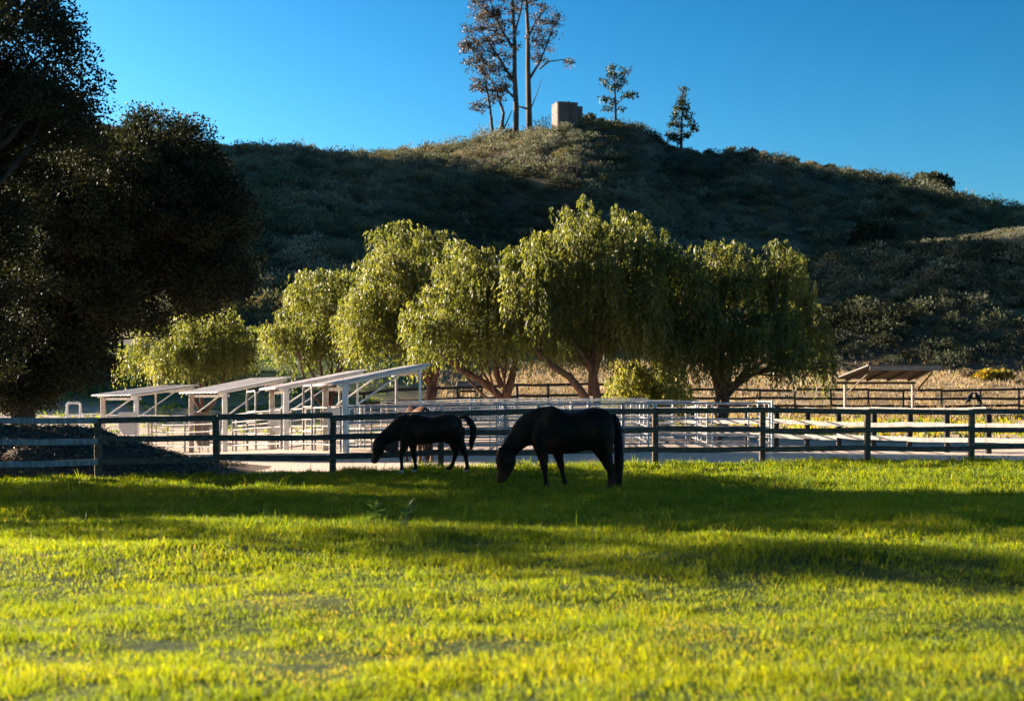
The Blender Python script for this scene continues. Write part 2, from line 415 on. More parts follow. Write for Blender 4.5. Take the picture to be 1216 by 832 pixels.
def rhombs(c, d, ln, wd, nrm=None):
    """rhombic leaves: base c, direction d (unit), length, width -> verts, faces"""
    n = len(c)
    if nrm is None: nrm = rand_unit(n)
    s = np.cross(d, nrm); s /= np.linalg.norm(s, axis=1, keepdims=True) + 1e-9
    ln = np.asarray(ln).reshape(-1, 1); wd = np.asarray(wd).reshape(-1, 1)
    mid = c + d * ln * .45
    v = np.stack([c, mid + s * wd / 2, c + d * ln, mid - s * wd / 2], 1).reshape(-1, 3)
    f = np.arange(4 * n).reshape(n, 4)
    return v, f

def leaf_mesh(name, c, d, ln, wd, tint, mat, nrm=None, origin=None):
    if origin is not None: c = c - np.asarray(origin)
    v, f = rhombs(c, d, ln, wd, nrm)
    return np_mesh(name, v, f, mat, tint=np.repeat(tint, 4))

def ell_surface(ells, spacing, zmin=None, inner=.25):
    """tuft centres over the outside of a union of ellipsoids (cx,cy,cz,rx,ry,rz)"""
    pts = []
    E = np.array(ells)
    for k, e in enumerate(E):
        c, r = e[:3], e[3:]
        area = 4 * np.pi * ((r[0] * r[1]) ** 1.6 / 3 + (r[0] * r[2]) ** 1.6 / 3 + (r[1] * r[2]) ** 1.6 / 3) ** (1 / 1.6)
        n = int(area / spacing ** 2)
        u = rand_unit(n)
        p = c + u * r * RNG.uniform(.82, 1.04, (n, 1))
        keep = np.ones(n, bool)
        for j, e2 in enumerate(E):
            if j == k: continue
            q = np.linalg.norm((p - e2[:3]) / e2[3:], axis=1)
            keep &= ~((q < .8) & (RNG.random(n) > inner))
        pts.append(p[keep])
    p = np.concatenate(pts)
    if zmin is not None: p = p[p[:, 2] > zmin]
    return p

def pepper_leaves(tufts, rt=.38, strands=9, per=15, leaf=.165, hang=(.5, 1.5)):
    n = len(tufts)
    S = n * strands
    c = np.repeat(tufts, strands, 0)
    u = rand_unit(S); u[:, 2] = np.abs(u[:, 2]) * .9
    start = c + u * rt * RNG.uniform(.5, 1.0, (S, 1)) * RNG.uniform(.7, 1.3, (n, 1)).repeat(strands, 0)
    L = RNG.uniform(hang[0], hang[1], S)
    out = u.copy(); out[:, 2] = 0
    k = np.tile(np.arange(per) / per, S) + RNG.uniform(0, 1 / per, S * per)
    st = np.repeat(start, per, 0); LL = np.repeat(L, per); oo = np.repeat(out, per, 0)
    p = st + oo * (.28 * k * (1.2 - k))[:, None] * LL[:, None]
    p[:, 2] -= LL * (k ** 1.5) - .12 * np.sin(k * 3) 
    p += RNG.normal(0, .035, p.shape)
    d = oo * .3 + rand_unit(len(p)) * .6; d[:, 2] -= 1.1
    d /= np.linalg.norm(d, axis=1, keepdims=True)
    tt = np.clip(np.repeat(np.repeat(RNG.normal(.5, .16, n), strands), per) + RNG.normal(0, .14, len(p)), 0, 1)
    return p, d, leaf * RNG.uniform(.7, 1.4, len(p)), leaf * .34 * RNG.uniform(.7, 1.3, len(p)), tt

def puff_leaves(tufts, rt=.6, per=120, leaf=.09, flat=.75, up=.2):
    n = len(tufts)
    u = rand_unit(n * per) * (RNG.random((n * per, 1)) ** .45)
    u[:, 2] *= flat
    size = RNG.uniform(.6, 1.25, n).repeat(per)[:, None]
    p = np.repeat(tufts, per, 0) + u * rt * size
    d = u * .8 + rand_unit(len(p)) * .8; d[:, 2] += up
    d /= np.linalg.norm(d, axis=1, keepdims=True)
    tt = np.clip(np.repeat(RNG.normal(.45, .18, n), per) + RNG.normal(0, .15, len(p)), 0, 1)
    return p, d, leaf * RNG.uniform(.7, 1.4, len(p)), leaf * .55 * RNG.uniform(.7, 1.3, len(p)), tt

def wiggle(a, b, n, amp, droop=0.0, rnd=random):
    a = Vector(a); b = Vector(b); pts = []
    ph = rnd.uniform(0, 6); q = (b - a).orthogonal().normalized(); q2 = (b - a).cross(q).normalized()
    for i in range(n + 1):
        t = i / n
        off = math.sin(math.pi * t) * amp
        p = a.lerp(b, t) + q * off * math.sin(ph + 2.2 * t) + q2 * off * math.cos(ph * 1.3 + 2.9 * t)
        p.z += droop * math.sin(math.pi * t)
        pts.append(p)
    return pts

def px_ells(specs, Y):
    out = []
    for s in specs:
        px, py, rx, ry = s[:4]; dy = s[4] if len(s) > 4 else 0
        c = W(px, py, Y + dy); k = (Y + dy) / F
        out.append((c.x, c.y, c.z, rx * k, .5 * (rx + ry) * k * 1.0, ry * k))
    return out

def limbs_into(mb, base, ells, r0, fork_h, lean=(0, 0), n_targets=None, sub=3, stems=1, rnd=random):
    base = Vector(base)
    for s_ in range(stems):
        off = Vector((rnd.uniform(-.25, .25), rnd.uniform(-.25, .25), 0)) * (stems > 1)
        fork = base + off * 1.6 + Vector((lean[0], lean[1], fork_h * rnd.uniform(.9, 1.1)))
        pts = [base + off - Vector((0, 0, .25))] + wiggle(base + off, fork, 5, .12 * fork_h * .5)[1:]
        rr = [r0 * 1.35] + [r0 * (1.05 - .35 * i / 5) for i in range(1, 6)]
        mb.tube(pts, [r * (1 if stems == 1 else .65) for r in rr], 10)
        tg = ells if stems == 1 else ells[s_::stems]
        for e in tg:
            c = Vector(e[:3]); top = c + Vector((0, 0, e[5] * .35))
            st = fork.lerp(pts[3], rnd.uniform(0, .4))
            path = wiggle(st, top, 6, .10 * (top - st).length, .06 * (top - st).length)
            q = r0 * rnd.uniform(.38, .55)
            mb.tube(path, [q * (1 - .13 * i) for i in range(7)], 7)
            for k in range(sub):
                j = rnd.randint(2, 5)
                u = Vector((rnd.gauss(0, 1), rnd.gauss(0, 1), rnd.gauss(.3, .7))).normalized()
                end = c + Vector((u.x * e[3], u.y * e[4], u.z * e[5])) * .85
                mb.tube(wiggle(path[j], end, 5, .08 * (end - path[j]).length), [q * .4 * (1 - .16 * i) for i in range(6)], 5)

def tree(name, label, group, base_px, Y, specs, kind='pepper', mat='pepper', bark='bark', r0=.2, fork=1.4, lean=(0, 0), stems=1,
         spacing=.8, cat='tree', extra=None, dy_rand=1.5, fill=.14, leafkw=None, sub=3, lobe=(1.3, (.35, .95)), cut=999, shrink=.88):
    X = (base_px - CX) / F * Y
    base = Vector((X, Y, gz(X, Y)))
    specs = [(s[0], s[1], s[2] * (shrink - (.1 if kind == 'pepper' else 0)), s[3] * shrink) + tuple(s[4:]) for s in specs]
    specs = [tuple(s[:4]) + ((s[4] if len(s) > 4 else random.uniform(-dy_rand, dy_rand)),) for s in specs]
    ells = px_ells(specs, Y)
    root = thing(name, label, cat, base, group=group)
    mb = MB(); limbs_into(mb, Vector((0, 0, 0)), [(e[0] - base.x, e[1] - base.y, e[2] - base.z, e[3], e[4], e[5]) for e in ells], r0, fork, lean, stems=stems, sub=sub)
    if extra: extra(mb, base)
    mb.build('trunk', M[bark], root, smooth=True)
    lob = []
    for q in ell_surface(ells, lobe[0], inner=.1):
        rr_ = random.uniform(*lobe[1]); lob.append((q[0], q[1], q[2] - rr_ * .25, rr_, rr_, rr_ * random.uniform(.9, 1.35)))
    core = [(e[0], e[1], e[2], e[3] * .82, e[4] * .82, e[5] * .82) for e in ells]
    t = ell_surface(core + lob, spacing, zmin=base.z + .25, inner=fill)
    t = t[HY - (t[:, 2] - EYE) / t[:, 1] * F < cut + RNG.normal(0, 6, len(t))]
    kw = leafkw or {}
    if kind == 'pepper': P = pepper_leaves(t, **kw)
    else: P = puff_leaves(t, **kw)
    keep = P[0][:, 2] > base.z + .15
    P = [a[keep] for a in P]
    obj('crown', leaf_mesh('crown', *P, M[mat], origin=base), root)
    return root

# pepper trees behind the pens, from the photo's outlines
PG = 'pepper trees behind the corrals'
def stem_t3(mb, base):
    a = W(596, 474, 56) - base; pts = [a, W(585, 462, 56) - base, W(568, 450, 55.7) - base, W(548, 440, 55.4) - base, W(530, 425, 55) - base, W(515, 400, 55) - base]
    mb.tube(pts, [.16, .15, .135, .12, .09, .05], 9)
    mb.tube([W(600, 476, 56) - base, W(606, 455, 56) - base, W(612, 430, 56.2) - base, W(610, 395, 56.2) - base], [.17, .16, .12, .06], 9)
    mb.tube([W(596, 460, 56) - base, W(590, 445, 56) - base, W(588, 425, 56) - base, W(580, 390, 56) - base], [.13, .12, .10, .05], 8)
def stem_t4(mb, base):
    mb.tube([W(698, 478, 53.8) - base, W(690, 464, 53.6) - base, W(676, 447, 53.3) - base, W(655, 434, 53) - base, W(636, 415, 53) - base, W(622, 385, 53) - base], [.165, .15, .14, .12, .09, .05], 9)
    mb.tube([W(704, 470, 54) - base, W(704, 440, 54) - base, W(697, 410, 54.2) - base, W(690, 370, 54.2) - base], [.20, .18, .13, .06], 9)

tree('pepper_tree', 'low pepper tree under the dark oak, its trunk between the two far pale shelters', PG, 240, 69,
     [(232, 402, 45, 34), (268, 402, 30, 42), (186, 430, 28, 30), (225, 436, 55, 25), (288, 420, 14, 30)], cut=430, r0=.2, fork=1.5, spacing=.66, fill=.3)
tree('pepper_tree', 'small round pepper tree with lit left side, lowest of the row above the shelter roofs', PG, 392, 64,
     [(378, 368, 34, 40), (345, 412, 22, 34), (402, 352, 24, 30), (384, 420, 36, 28), (360, 385, 25, 35), (405, 405, 20, 40)], cut=420, r0=.2, fork=1.5)
tree('pepper_tree', 'pepper tree with a thick brown trunk beside the high end of the tallest pale shelter', PG, 514, 60,
     [(488, 306, 40, 34), (452, 336, 32, 42), (508, 345, 36, 50), (438, 388, 22, 44), (478, 396, 40, 40), (505, 295, 22, 22), (462, 300, 20, 20), (428, 352, 12, 30)], cut=412, r0=.32, fork=2.2)
tree('pepper_tree', 'forked pepper tree whose bare limb leans low over the corral rails', PG, 599, 56,
     [(550, 318, 26, 32), (515, 368, 34, 34), (565, 372, 36, 46), (540, 405, 48, 26), (494, 388, 20, 36), (585, 405, 26, 36)], cut=408, r0=.13, fork=1.2, extra=stem_t3)
tree('pepper_tree', 'tallest and broadest pepper tree, standing behind the grazing horse nearer the camera', PG, 704, 54,
     [(738, 322, 58, 74), (700, 298, 50, 46), (652, 318, 46, 52), (608, 345, 46, 52), (578, 360, 22, 52), (774, 352, 26, 48), (640, 388, 50, 42),
      (722, 400, 62, 46), (737, 264, 11, 14), (690, 270, 16, 16), (655, 282, 14, 14), (770, 310, 24, 30)], cut=412, r0=.17, fork=2.4, extra=stem_t4)
tree('pepper_tree', 'wide low pepper tree with several thin dark stems, next to the open tan slope', PG, 858, 55,
     [(828, 338, 34, 44), (880, 326, 42, 34), (925, 346, 38, 42), (950, 388, 34, 48), (862, 385, 60, 48), (908, 402, 60, 44), (815, 378, 26, 44), (968, 420, 26, 32), (985, 440, 16, 18), (815, 425, 18, 24), (930, 312, 12, 16), (806, 315, 18, 24)],
     cut=442, r0=.2, fork=1.7, stems=4)
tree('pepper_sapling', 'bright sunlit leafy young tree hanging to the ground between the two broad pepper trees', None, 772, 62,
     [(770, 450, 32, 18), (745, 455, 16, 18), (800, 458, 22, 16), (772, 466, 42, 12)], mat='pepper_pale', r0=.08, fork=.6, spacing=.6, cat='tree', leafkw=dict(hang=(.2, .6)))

# oaks
oak_kw = dict(rt=.6, per=190, leaf=.12)
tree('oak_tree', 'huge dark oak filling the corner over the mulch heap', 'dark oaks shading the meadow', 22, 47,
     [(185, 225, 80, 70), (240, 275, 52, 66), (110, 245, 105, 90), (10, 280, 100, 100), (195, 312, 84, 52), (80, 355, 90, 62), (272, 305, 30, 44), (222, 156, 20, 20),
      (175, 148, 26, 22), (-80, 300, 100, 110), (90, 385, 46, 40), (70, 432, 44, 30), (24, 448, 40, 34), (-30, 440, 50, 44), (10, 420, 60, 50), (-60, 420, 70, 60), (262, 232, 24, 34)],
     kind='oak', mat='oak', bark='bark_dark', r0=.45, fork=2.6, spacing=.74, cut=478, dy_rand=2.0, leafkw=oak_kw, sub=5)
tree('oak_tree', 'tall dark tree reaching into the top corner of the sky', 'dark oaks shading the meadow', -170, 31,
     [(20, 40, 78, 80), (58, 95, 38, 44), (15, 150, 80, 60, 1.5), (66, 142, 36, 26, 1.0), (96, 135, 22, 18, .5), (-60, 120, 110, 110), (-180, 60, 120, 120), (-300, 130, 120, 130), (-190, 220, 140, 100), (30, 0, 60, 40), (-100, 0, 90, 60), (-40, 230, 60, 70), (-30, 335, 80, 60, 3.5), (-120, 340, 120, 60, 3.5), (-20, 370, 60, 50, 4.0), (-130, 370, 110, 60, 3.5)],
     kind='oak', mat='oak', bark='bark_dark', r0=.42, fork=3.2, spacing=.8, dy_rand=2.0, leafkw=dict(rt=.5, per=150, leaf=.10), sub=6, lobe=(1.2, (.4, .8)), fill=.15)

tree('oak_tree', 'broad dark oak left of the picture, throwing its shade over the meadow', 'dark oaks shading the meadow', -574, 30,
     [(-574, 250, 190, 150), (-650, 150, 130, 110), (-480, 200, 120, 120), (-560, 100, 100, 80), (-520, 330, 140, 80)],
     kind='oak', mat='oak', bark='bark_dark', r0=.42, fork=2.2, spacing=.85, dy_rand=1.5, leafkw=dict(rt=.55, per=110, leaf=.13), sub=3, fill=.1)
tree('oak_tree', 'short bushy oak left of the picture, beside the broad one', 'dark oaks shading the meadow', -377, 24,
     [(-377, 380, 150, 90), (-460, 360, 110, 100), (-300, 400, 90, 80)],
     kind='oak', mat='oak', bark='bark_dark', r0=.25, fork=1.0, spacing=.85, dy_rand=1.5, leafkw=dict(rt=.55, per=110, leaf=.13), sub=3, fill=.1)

for k, (bx, Yk) in enumerate([(-60, 96), (-150, 108), (-190, 92)]):  # unseen oaks put in to throw shade on the slope
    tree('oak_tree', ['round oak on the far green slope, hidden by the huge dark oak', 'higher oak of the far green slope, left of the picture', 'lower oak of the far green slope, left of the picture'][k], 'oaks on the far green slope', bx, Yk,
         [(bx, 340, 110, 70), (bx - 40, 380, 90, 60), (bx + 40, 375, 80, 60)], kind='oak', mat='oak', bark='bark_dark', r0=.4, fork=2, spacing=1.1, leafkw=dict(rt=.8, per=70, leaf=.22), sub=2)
tree('oak_tree', 'thin open young oak left of the picture, nearer than the broad one', 'dark oaks shading the meadow', -593, 22.5,  # unseen tree added to dapple the near turf with shade
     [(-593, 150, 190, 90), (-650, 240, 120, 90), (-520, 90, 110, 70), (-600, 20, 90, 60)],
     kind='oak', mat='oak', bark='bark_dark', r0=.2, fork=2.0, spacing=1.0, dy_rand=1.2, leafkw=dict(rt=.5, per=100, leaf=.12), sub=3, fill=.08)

# ------------------------------------------------------------------ trees on the hill crest
def crest_y(px, py):
    """distance at which the sight line through (px,py) meets the hill"""
    Ys = np.arange(140, 262, .5); X = (px - CX) / F * Ys; z = EYE + (HY - py) / F * Ys
    d = g(X, Ys) - z
    k = np.where(d >= 0)[0]
    return float(Ys[k[0]]) if len(k) else float(Ys[np.argmax(d)])

def sparse_tree(name, label, group, base_px, base_py, stems, leaves, mat, leaf, per, rt, cat='tree', bark='bark_gum', twigs=0):
    """stems: list of (list of photo points, r0, r1); leaves: list of (px,py,r_px)"""
    Y = crest_y(base_px, base_py)
    X = (base_px - CX) / F * Y; base = Vector((X, Y, gz(X, Y)))
    dz = Vector((0, 0, base.z - W(base_px, base_py, Y).z))
    root = thing(name, label, cat, base, group=group)
    mb = MB(); ends = []
    for pts, r0, r1 in stems:
        dy = random.uniform(-1.0, 1.0)
        P = [W(p[0], p[1], Y + dy * (i / (len(pts) - 1))) + dz - base for i, p in enumerate(pts)]
        if pts[0] == (base_px, base_py): P[0].z -= .5
        mb.tube(P, [r0 + (r1 - r0) * i / (len(P) - 1) for i in range(len(P))], 8)
        ends += P[1:]
    C = []
    for px, py, r in leaves:
        n = max(1, int(r * 1.15))
        for k in range(n):
            a = random.uniform(0, 6.28); q = r * math.sqrt(random.random())
            c = W(px + q * math.cos(a), py + q * math.sin(a), Y) + dz - base
            c.y += random.uniform(-1, 1) * r * Y / F * .8
            C.append(c)
            if twigs and k % twigs == 0:
                e = min(ends, key=lambda p: (p - c).length + (2.0 if p.z > c.z else 0))
                mb.tube(wiggle(e, c, 4, .1 * (c - e).length), [.05, .045, .035, .025, .015], 4)
    mb.build('trunk', M[bark], root, smooth=True)
    t = np.array([tuple(c) for c in C])
    P = puff_leaves(t, rt=rt, per=per, leaf=leaf, flat=.6, up=-.3)
    obj('crown', leaf_mesh('crown', *P, M[mat]), root)
    return root

GG = 'gum trees on the hill crest'
sparse_tree('gum_tree', 'slender forked gum with pale twin stems, shortest of the three on the crest', GG, 588, 170,
            [([(588, 170), (584, 150), (582, 130), (578, 105), (572, 80)], .3, .08), ([(588, 170), (596, 150), (598, 135), (590, 110), (580, 90)], .38, .1),
             ([(588, 166), (600, 150), (608, 132)], .2, .06)],
            [(578, 105, 14), (570, 125, 9), (580, 82, 12), (592, 115, 10), (566, 100, 8)], 'euc', .40, 26, .85, twigs=2)
sparse_tree('gum_tree', 'straight tall gum with the fullest leafy crown on the crest', GG, 612, 168,
            [([(612, 168), (613, 130), (611, 90), (611, 50), (609, 10), (607, -30)], .5, .16), ([(612, 100), (600, 82), (590, 66), (580, 50), (570, 35)], .28, .08),
             ([(611, 60), (598, 40), (588, 20), (582, 0)], .25, .08), ([(612, 118), (600, 105), (588, 100), (576, 90)], .2, .06), ([(611, 40), (618, 15), (622, -10)], .2, .08)],
            [(580, 30, 20), (560, 45, 15), (575, 62, 18), (595, 20, 20), (590, 75, 18), (565, 75, 12), (600, 50, 18), (580, 0, 18), (605, -10, 20), (598, 95, 12), (570, 12, 14), (552, 55, 8)],
            'euc', .40, 26, .85, twigs=2)
sparse_tree('gum_tree', 'bare boled tall gum with a long branch drooping toward the steel tank', GG, 629, 160,
            [([(629, 160), (628, 125), (627, 80), (627, 40), (625, 0), (624, -35)], .52, .18), ([(628, 130), (622, 128), (614, 126)], .2, .12),
             ([(628, 95), (640, 75), (650, 52), (658, 30)], .24, .06), ([(640, 82), (652, 73), (668, 71), (684, 75)], .16, .04), ([(627, 45), (636, 25), (648, 12)], .2, .06),
             ([(630, 130), (638, 110), (644, 92)], .1, .04)],
            [(650, 35, 14), (645, 55, 12), (660, 22, 8), (640, 70, 8), (676, 73, 5), (640, 15, 14), (620, 5, 14), (634, -10, 18), (636, 42, 9)],
            'euc', .38, 22, .85, twigs=2)

PN = 'pines on the hill crest'
sparse_tree('pine_tree', 'thin see-through pine rising just beyond the crest beside the tank', PN, 731, 141,
            [([(731, 141), (731, 120), (730, 95), (728, 68)], .24, .05), ([(731, 118), (740, 110), (751, 105)], .09, .03), ([(730, 112), (722, 108), (716, 110)], .08, .03), ([(730, 96), (738, 86), (743, 76)], .08, .03), ([(730, 98), (722, 92), (717, 90)], .07, .03)],
            [(728, 71, 3), (726, 80, 5), (734, 84, 4), (743, 76, 4), (740, 92, 5), (720, 91, 4), (729, 97, 5), (717, 108, 4), (726, 112, 4), (751, 105, 4), (743, 108, 4), (722, 121, 3), (738, 121, 3)], 'pine', .5, 16, .62, bark='bark_dark')
sparse_tree('pine_tree', 'cone shaped dark pine in the dip of the ridge', PN, 809, 170,
            [([(809, 170), (809, 145), (810, 120), (811, 95)], .26, .04)] + [([(809, y), (809 + dx * .6, y - 2), (809 + dx, y - 3)], .07, .02) for y, dx in [(158, -14), (155, 15), (147, -13), (143, 14), (135, -10), (131, 12), (122, -7), (118, 9)]],
            [(811, 98, 2), (811, 104, 2), (809, 111, 3), (814, 113, 3), (805, 119, 4), (815, 121, 4), (803, 128, 5), (813, 129, 4), (819, 130, 3), (799, 138, 5), (808, 140, 4), (820, 140, 5), (796, 149, 5), (805, 150, 5), (823, 144, 3), (816, 152, 4), (797, 156, 3), (807, 159, 3)], 'pine', .5, 18, .62, bark='bark_dark')

# ------------------------------------------------------------------ water tanks on the crest
def water_tank(label, px0, px1, top, bot, dy=0):
    Y = crest_y((px0 + px1) / 2, bot - 2) + dy
    c = W((px0 + px1) / 2, bot, Y); r = (px1 - px0) / 2 / F * Y; h = (bot - top) / F * Y
    gzc = gz(c.x, c.y); zb = min(gzc - .4, c.z)
    top_z = W(0, top, Y).z
    root = thing('water_tank', label, 'tank', (c.x, c.y, zb), group='water tanks on the hill')
    H = top_z - zb; a = math.radians(16); ux = Vector((math.cos(a), math.sin(a), 0)); uy = Vector((-math.sin(a), math.cos(a), 0))
    r *= .93
    def slab(z0, z1, k, bev=.12):
        mb = MB(); b = r * k * bev; q = r * k
        ring = [(-q + b, -q), (q - b, -q), (q, -q + b), (q, q - b), (q - b, q), (-q + b, q), (-q, q - b), (-q, -q + b)]
        vs = [ux * x + uy * y + Vector((0, 0, z)) for z in (z0, z1) for x, y in ring]
        mb.add(vs, [(i, (i + 1) % 8, 8 + (i + 1) % 8, 8 + i) for i in range(8)] + [tuple(range(7, -1, -1)), tuple(range(8, 16))]); return mb
    slab(0, H, 1).build('tank_body', M['tank'], root)
    for t in (.03, .34, .66): slab(H * t - .05, H * t + .05, 1.015).build('band', M['tank'], root)
    rf = slab(H + .004, H + .16, 1.03).build('tank_roof', M['tank'], root)
    mb = MB(); mb.tube([(r * .3, -r * .4, H + .15), (r * .3, -r * .4, H + .4)], .25, 14); mb.build('hatch', M['tank'], rf)
    mb = MB(); p0 = ux * (r * .3) - uy * (r + .1)
    for sx in (-.2, .2): mb.tube([p0 + ux * sx, p0 + ux * sx + Vector((0, 0, H))], .03, 6)
    for k in range(12): mb.tube([p0 - ux * .2 + Vector((0, 0, H * (k + .5) / 12)), p0 + ux * .2 + Vector((0, 0, H * (k + .5) / 12))], .02, 5)
    mb.build('ladder', M['tank'], root)
water_tank('large boxy dull steel tank on the hill crest, in front of the smaller one', 657, 684, 125, 156)
water_tank('smaller boxy tank half hidden behind the large one on the crest', 672, 690.5, 129, 152, dy=5)

# ------------------------------------------------------------------ scrub
def shrub_cloud(cx, cy, r, per, leaf, squash=.75, tint=None, lift=.0, seed_off=0):
    """clumped domes of leaf sprays"""
    n = len(cx)
    cz = g(cx, cy)
    c = np.stack([cx, cy, cz], 1)
    lob = 7
    u = rand_unit(n * lob); u[:, 2] = np.abs(u[:, 2])
    lc = np.repeat(c, lob, 0) + u * np.repeat(r, lob)[:, None] * np.array([.62, .62, .55 * squash]) ; lr = np.repeat(r, lob) * RNG.uniform(.36, .6, n * lob)
    m = per // lob
    uu = rand_unit(n * lob * m); uu[:, 2] = np.abs(uu[:, 2]) * 1.1 - .15
    p = np.repeat(lc, m, 0) + uu * np.repeat(lr, m)[:, None] * RNG.uniform(.6, 1.08, (len(uu), 1)) * np.array([1, 1, .9])
    d = uu * .9 + rand_unit(len(uu)) * .7; d[:, 2] += .35
    d /= np.linalg.norm(d, axis=1, keepdims=True)
    t = RNG.choice(np.array([.12, .3, .45, .6, .7, .86, .97]), n, p=[.2, .2, .2, .17, .11, .08, .04]) if tint is None else np.broadcast_to(np.asarray(tint, float), (n,))
    tt = np.clip(np.repeat(np.repeat(t + RNG.normal(0, .05, n), lob) + RNG.normal(0, .03, n * lob), m) + RNG.normal(0, .03, len(p)), 0, 1)
    sz = np.repeat(np.repeat(leaf * np.clip(r / 1.3, .6, 1.5), lob), m)
    return p, d, sz * RNG.uniform(.7, 1.4, len(p)), sz * .6 * RNG.uniform(.7, 1.3, len(p)), tt

def scatter(n, y0, y1, spread=.43):
    Y = np.sqrt(RNG.uniform(y0 ** 2, y1 ** 2, n)); X = RNG.uniform(-spread, spread, n) * Y
    return X, Y

X, Y = scatter(12500, 118, 262)
bear = CX + X / Y * F
h = g(X, Y)
# keep what stands on the hill faces; thin out along the sunny crest and the foot slopes
X2, Y2_ = scatter(3800, 120, 178); k2 = (X2 > 24); X = np.concatenate([X, X2[k2]]); Y = np.concatenate([Y, Y2_[k2]]); bear = CX + X / Y * F
dens = vnoise(X / 9, Y / 9, 77) + .5
slope = (g(X, Y + 1.5) - g(X, Y - 1.5)) / 3
vis = (slope > -.15) & ~((bear > 645) & (bear < 698) & (Y > 225) & (Y < 245))
footl = (bear < 430) & (Y < 128)
p = np.clip(.12 + 1.3 * dens, 0, 1) * np.where(slope > .3, 1, np.where(slope > .16, .7, .33)) * np.where(footl, .1, 1) * np.where((Y < 124) & (X > 6), .5, 1)
p = np.where((X > 25) & (Y < 178), np.clip(p * 1.9, 0, 1), p)
path = np.abs(bear - (885 + 1.2 * (235 - Y))) < 9
k = vis & (RNG.random(len(X)) < p) & ~(path & (Y > 175) & (bear < 990))
X, Y, slope = X[k], Y[k], slope[k]
r = np.clip(RNG.lognormal(.34, .36, len(X)), .5, 3.0) * np.where(slope < .26, .52, 1) * np.where(Y < 170, .9, 1) * (1 + .8 * vnoise(X / 16, Y / 16, 78))
patch = vnoise(X / 22, Y / 30, 79) + .6 * vnoise(X / 7, Y / 9, 80)
kind_t = np.clip(.42 + .75 * patch + RNG.normal(0, .16, len(X)), .03, .84)
kind_t = np.where(RNG.random(len(X)) < .07, RNG.choice([.9, .97], len(X)), kind_t)
P = shrub_cloud(X, Y, r, 210, .20, tint=kind_t)
obj('hillside_scrub', leaf_mesh('hillside_scrub', *P, M['scrub']), kind='stuff')
print('scrub', len(X), len(P[0]))

def shrub(name, label, px, py, rpx, per, leaf, tint=.2, mat='scrub', Y=None, squash=.9, cat='shrub', group=None, tn=0.0):
    if Y is None: Y = crest_y(px, py)
    x = (px - CX) / F * Y; base = Vector((x, Y, gz(x, Y))); r = rpx / F * Y
    root = thing(name, label, cat, base, group=group)
    P = list(shrub_cloud(np.array([x]), np.array([Y]), np.array([r]), per, leaf, squash=squash, tint=tint))
    P[4] = np.clip(P[4] + RNG.normal(0, tn, len(P[4])) if tn else P[4], 0, 1)
    obj('crown', leaf_mesh('crown', *P, M[mat], origin=base), root)
    mb = MB()
    for i in range(5):
        a = i * 1.257 + random.random(); mb.tube(wiggle((0, 0, -.1), (math.cos(a) * r * .5, math.sin(a) * r * .5, r * .6), 4, .05), [.05 * r, .045 * r, .035 * r, .02 * r, .01 * r], 5)
    mb.build('stem', M['bark_dark'], root)
    return root
shrub('oak_shrub', 'large rounded bush standing up on the skyline where the ridge drops', 1104, 216, 24, 1500, .45, .2)
shrub('oak_shrub', 'dark broad bush in the hollow above the lit spur', 1035, 290, 30, 1600, .4, .05)
shrub('oak_shrub', 'dark bush beside the broad one in the hollow above the lit spur', 1062, 262, 18, 900, .4, .14)
SKG = 'small bushes along the skyline'
for i, (px, py, rp) in enumerate([(268, 174, 6), (292, 174, 7), (318, 175, 6), (345, 178, 5), (452, 182, 7), (478, 180, 8), (524, 174, 6), (700, 142, 12), (712, 142, 7), (748, 150, 7), (780, 158, 6),
                                 (762, 152, 5), (842, 182, 8), (868, 182, 10), (890, 184, 12), (905, 184, 9), (940, 190, 9), (962, 196, 8), (985, 200, 9), (1012, 206, 8), (1030, 209, 7), (1060, 213, 8), (1160, 244, 6), (1190, 249, 7)]):
    shrub('skyline_bush', 'small dark bush breaking the skyline of the hill crest', px, py + 3, rp, 320, .38, random.choice([.12, .3, .2, .86]), group=SKG)

# dry stalks and grasses of the slopes
def stalks(X, Y, h, w, spread=.5, tint=None, per=7):
    n = len(X); b = np.repeat(np.stack([X, Y, g(X, Y) - .02], 1), per, 0)
    b[:, :2] += RNG.normal(0, .12, (n * per, 2))
    d = np.stack([RNG.normal(0, spread, n * per), RNG.normal(0, spread, n * per), np.ones(n * per)], 1); d /= np.linalg.norm(d, axis=1, keepdims=True)
    tt = np.repeat(tint, per) + RNG.normal(0, .08, n * per)
    hh = np.repeat(h, per) * RNG.uniform(.5, 1.2, n * per)
    return b, d, hh, np.repeat(w, per), np.clip(tt, 0, 1)
X, Y = scatter(16000, 74, 136)
keep = (X > -6) & (RNG.random(len(X)) < np.clip(.75 + 1.0 * vnoise(X / 5, Y / 5, 9), 0, 1)) & ~((Y > 121) & (X > 30) & (RNG.random(len(X)) < .6))
X, Y = X[keep], Y[keep]
P = stalks(X, Y, RNG.uniform(.2, .6, len(X)), np.full(len(X), .07), tint=np.clip(.45 + .6 * vnoise(X / 3, Y / 6, 15) + .25 * (vnoise(X / 12, Y / 12, 16) > .22), 0, 1))
Xc, Yc_ = scatter(26000, 196, 256); sl = (g(Xc, Yc_ + 1.5) - g(Xc, Yc_ - 1.5)) / 3; kc = (sl < .34) & (sl > -.2) & (vnoise(Xc / 7, Yc_ / 7, 71) > -.22); Xc, Yc_ = Xc[kc], Yc_[kc]
Pc = stalks(Xc, Yc_, RNG.uniform(.3, .75, len(Xc)), np.full(len(Xc), .13), tint=np.clip(.5 + .8 * vnoise(Xc / 6, Yc_ / 6, 72), 0, 1))
P = [np.concatenate([a_, b_]) for a_, b_ in zip(P, Pc)]
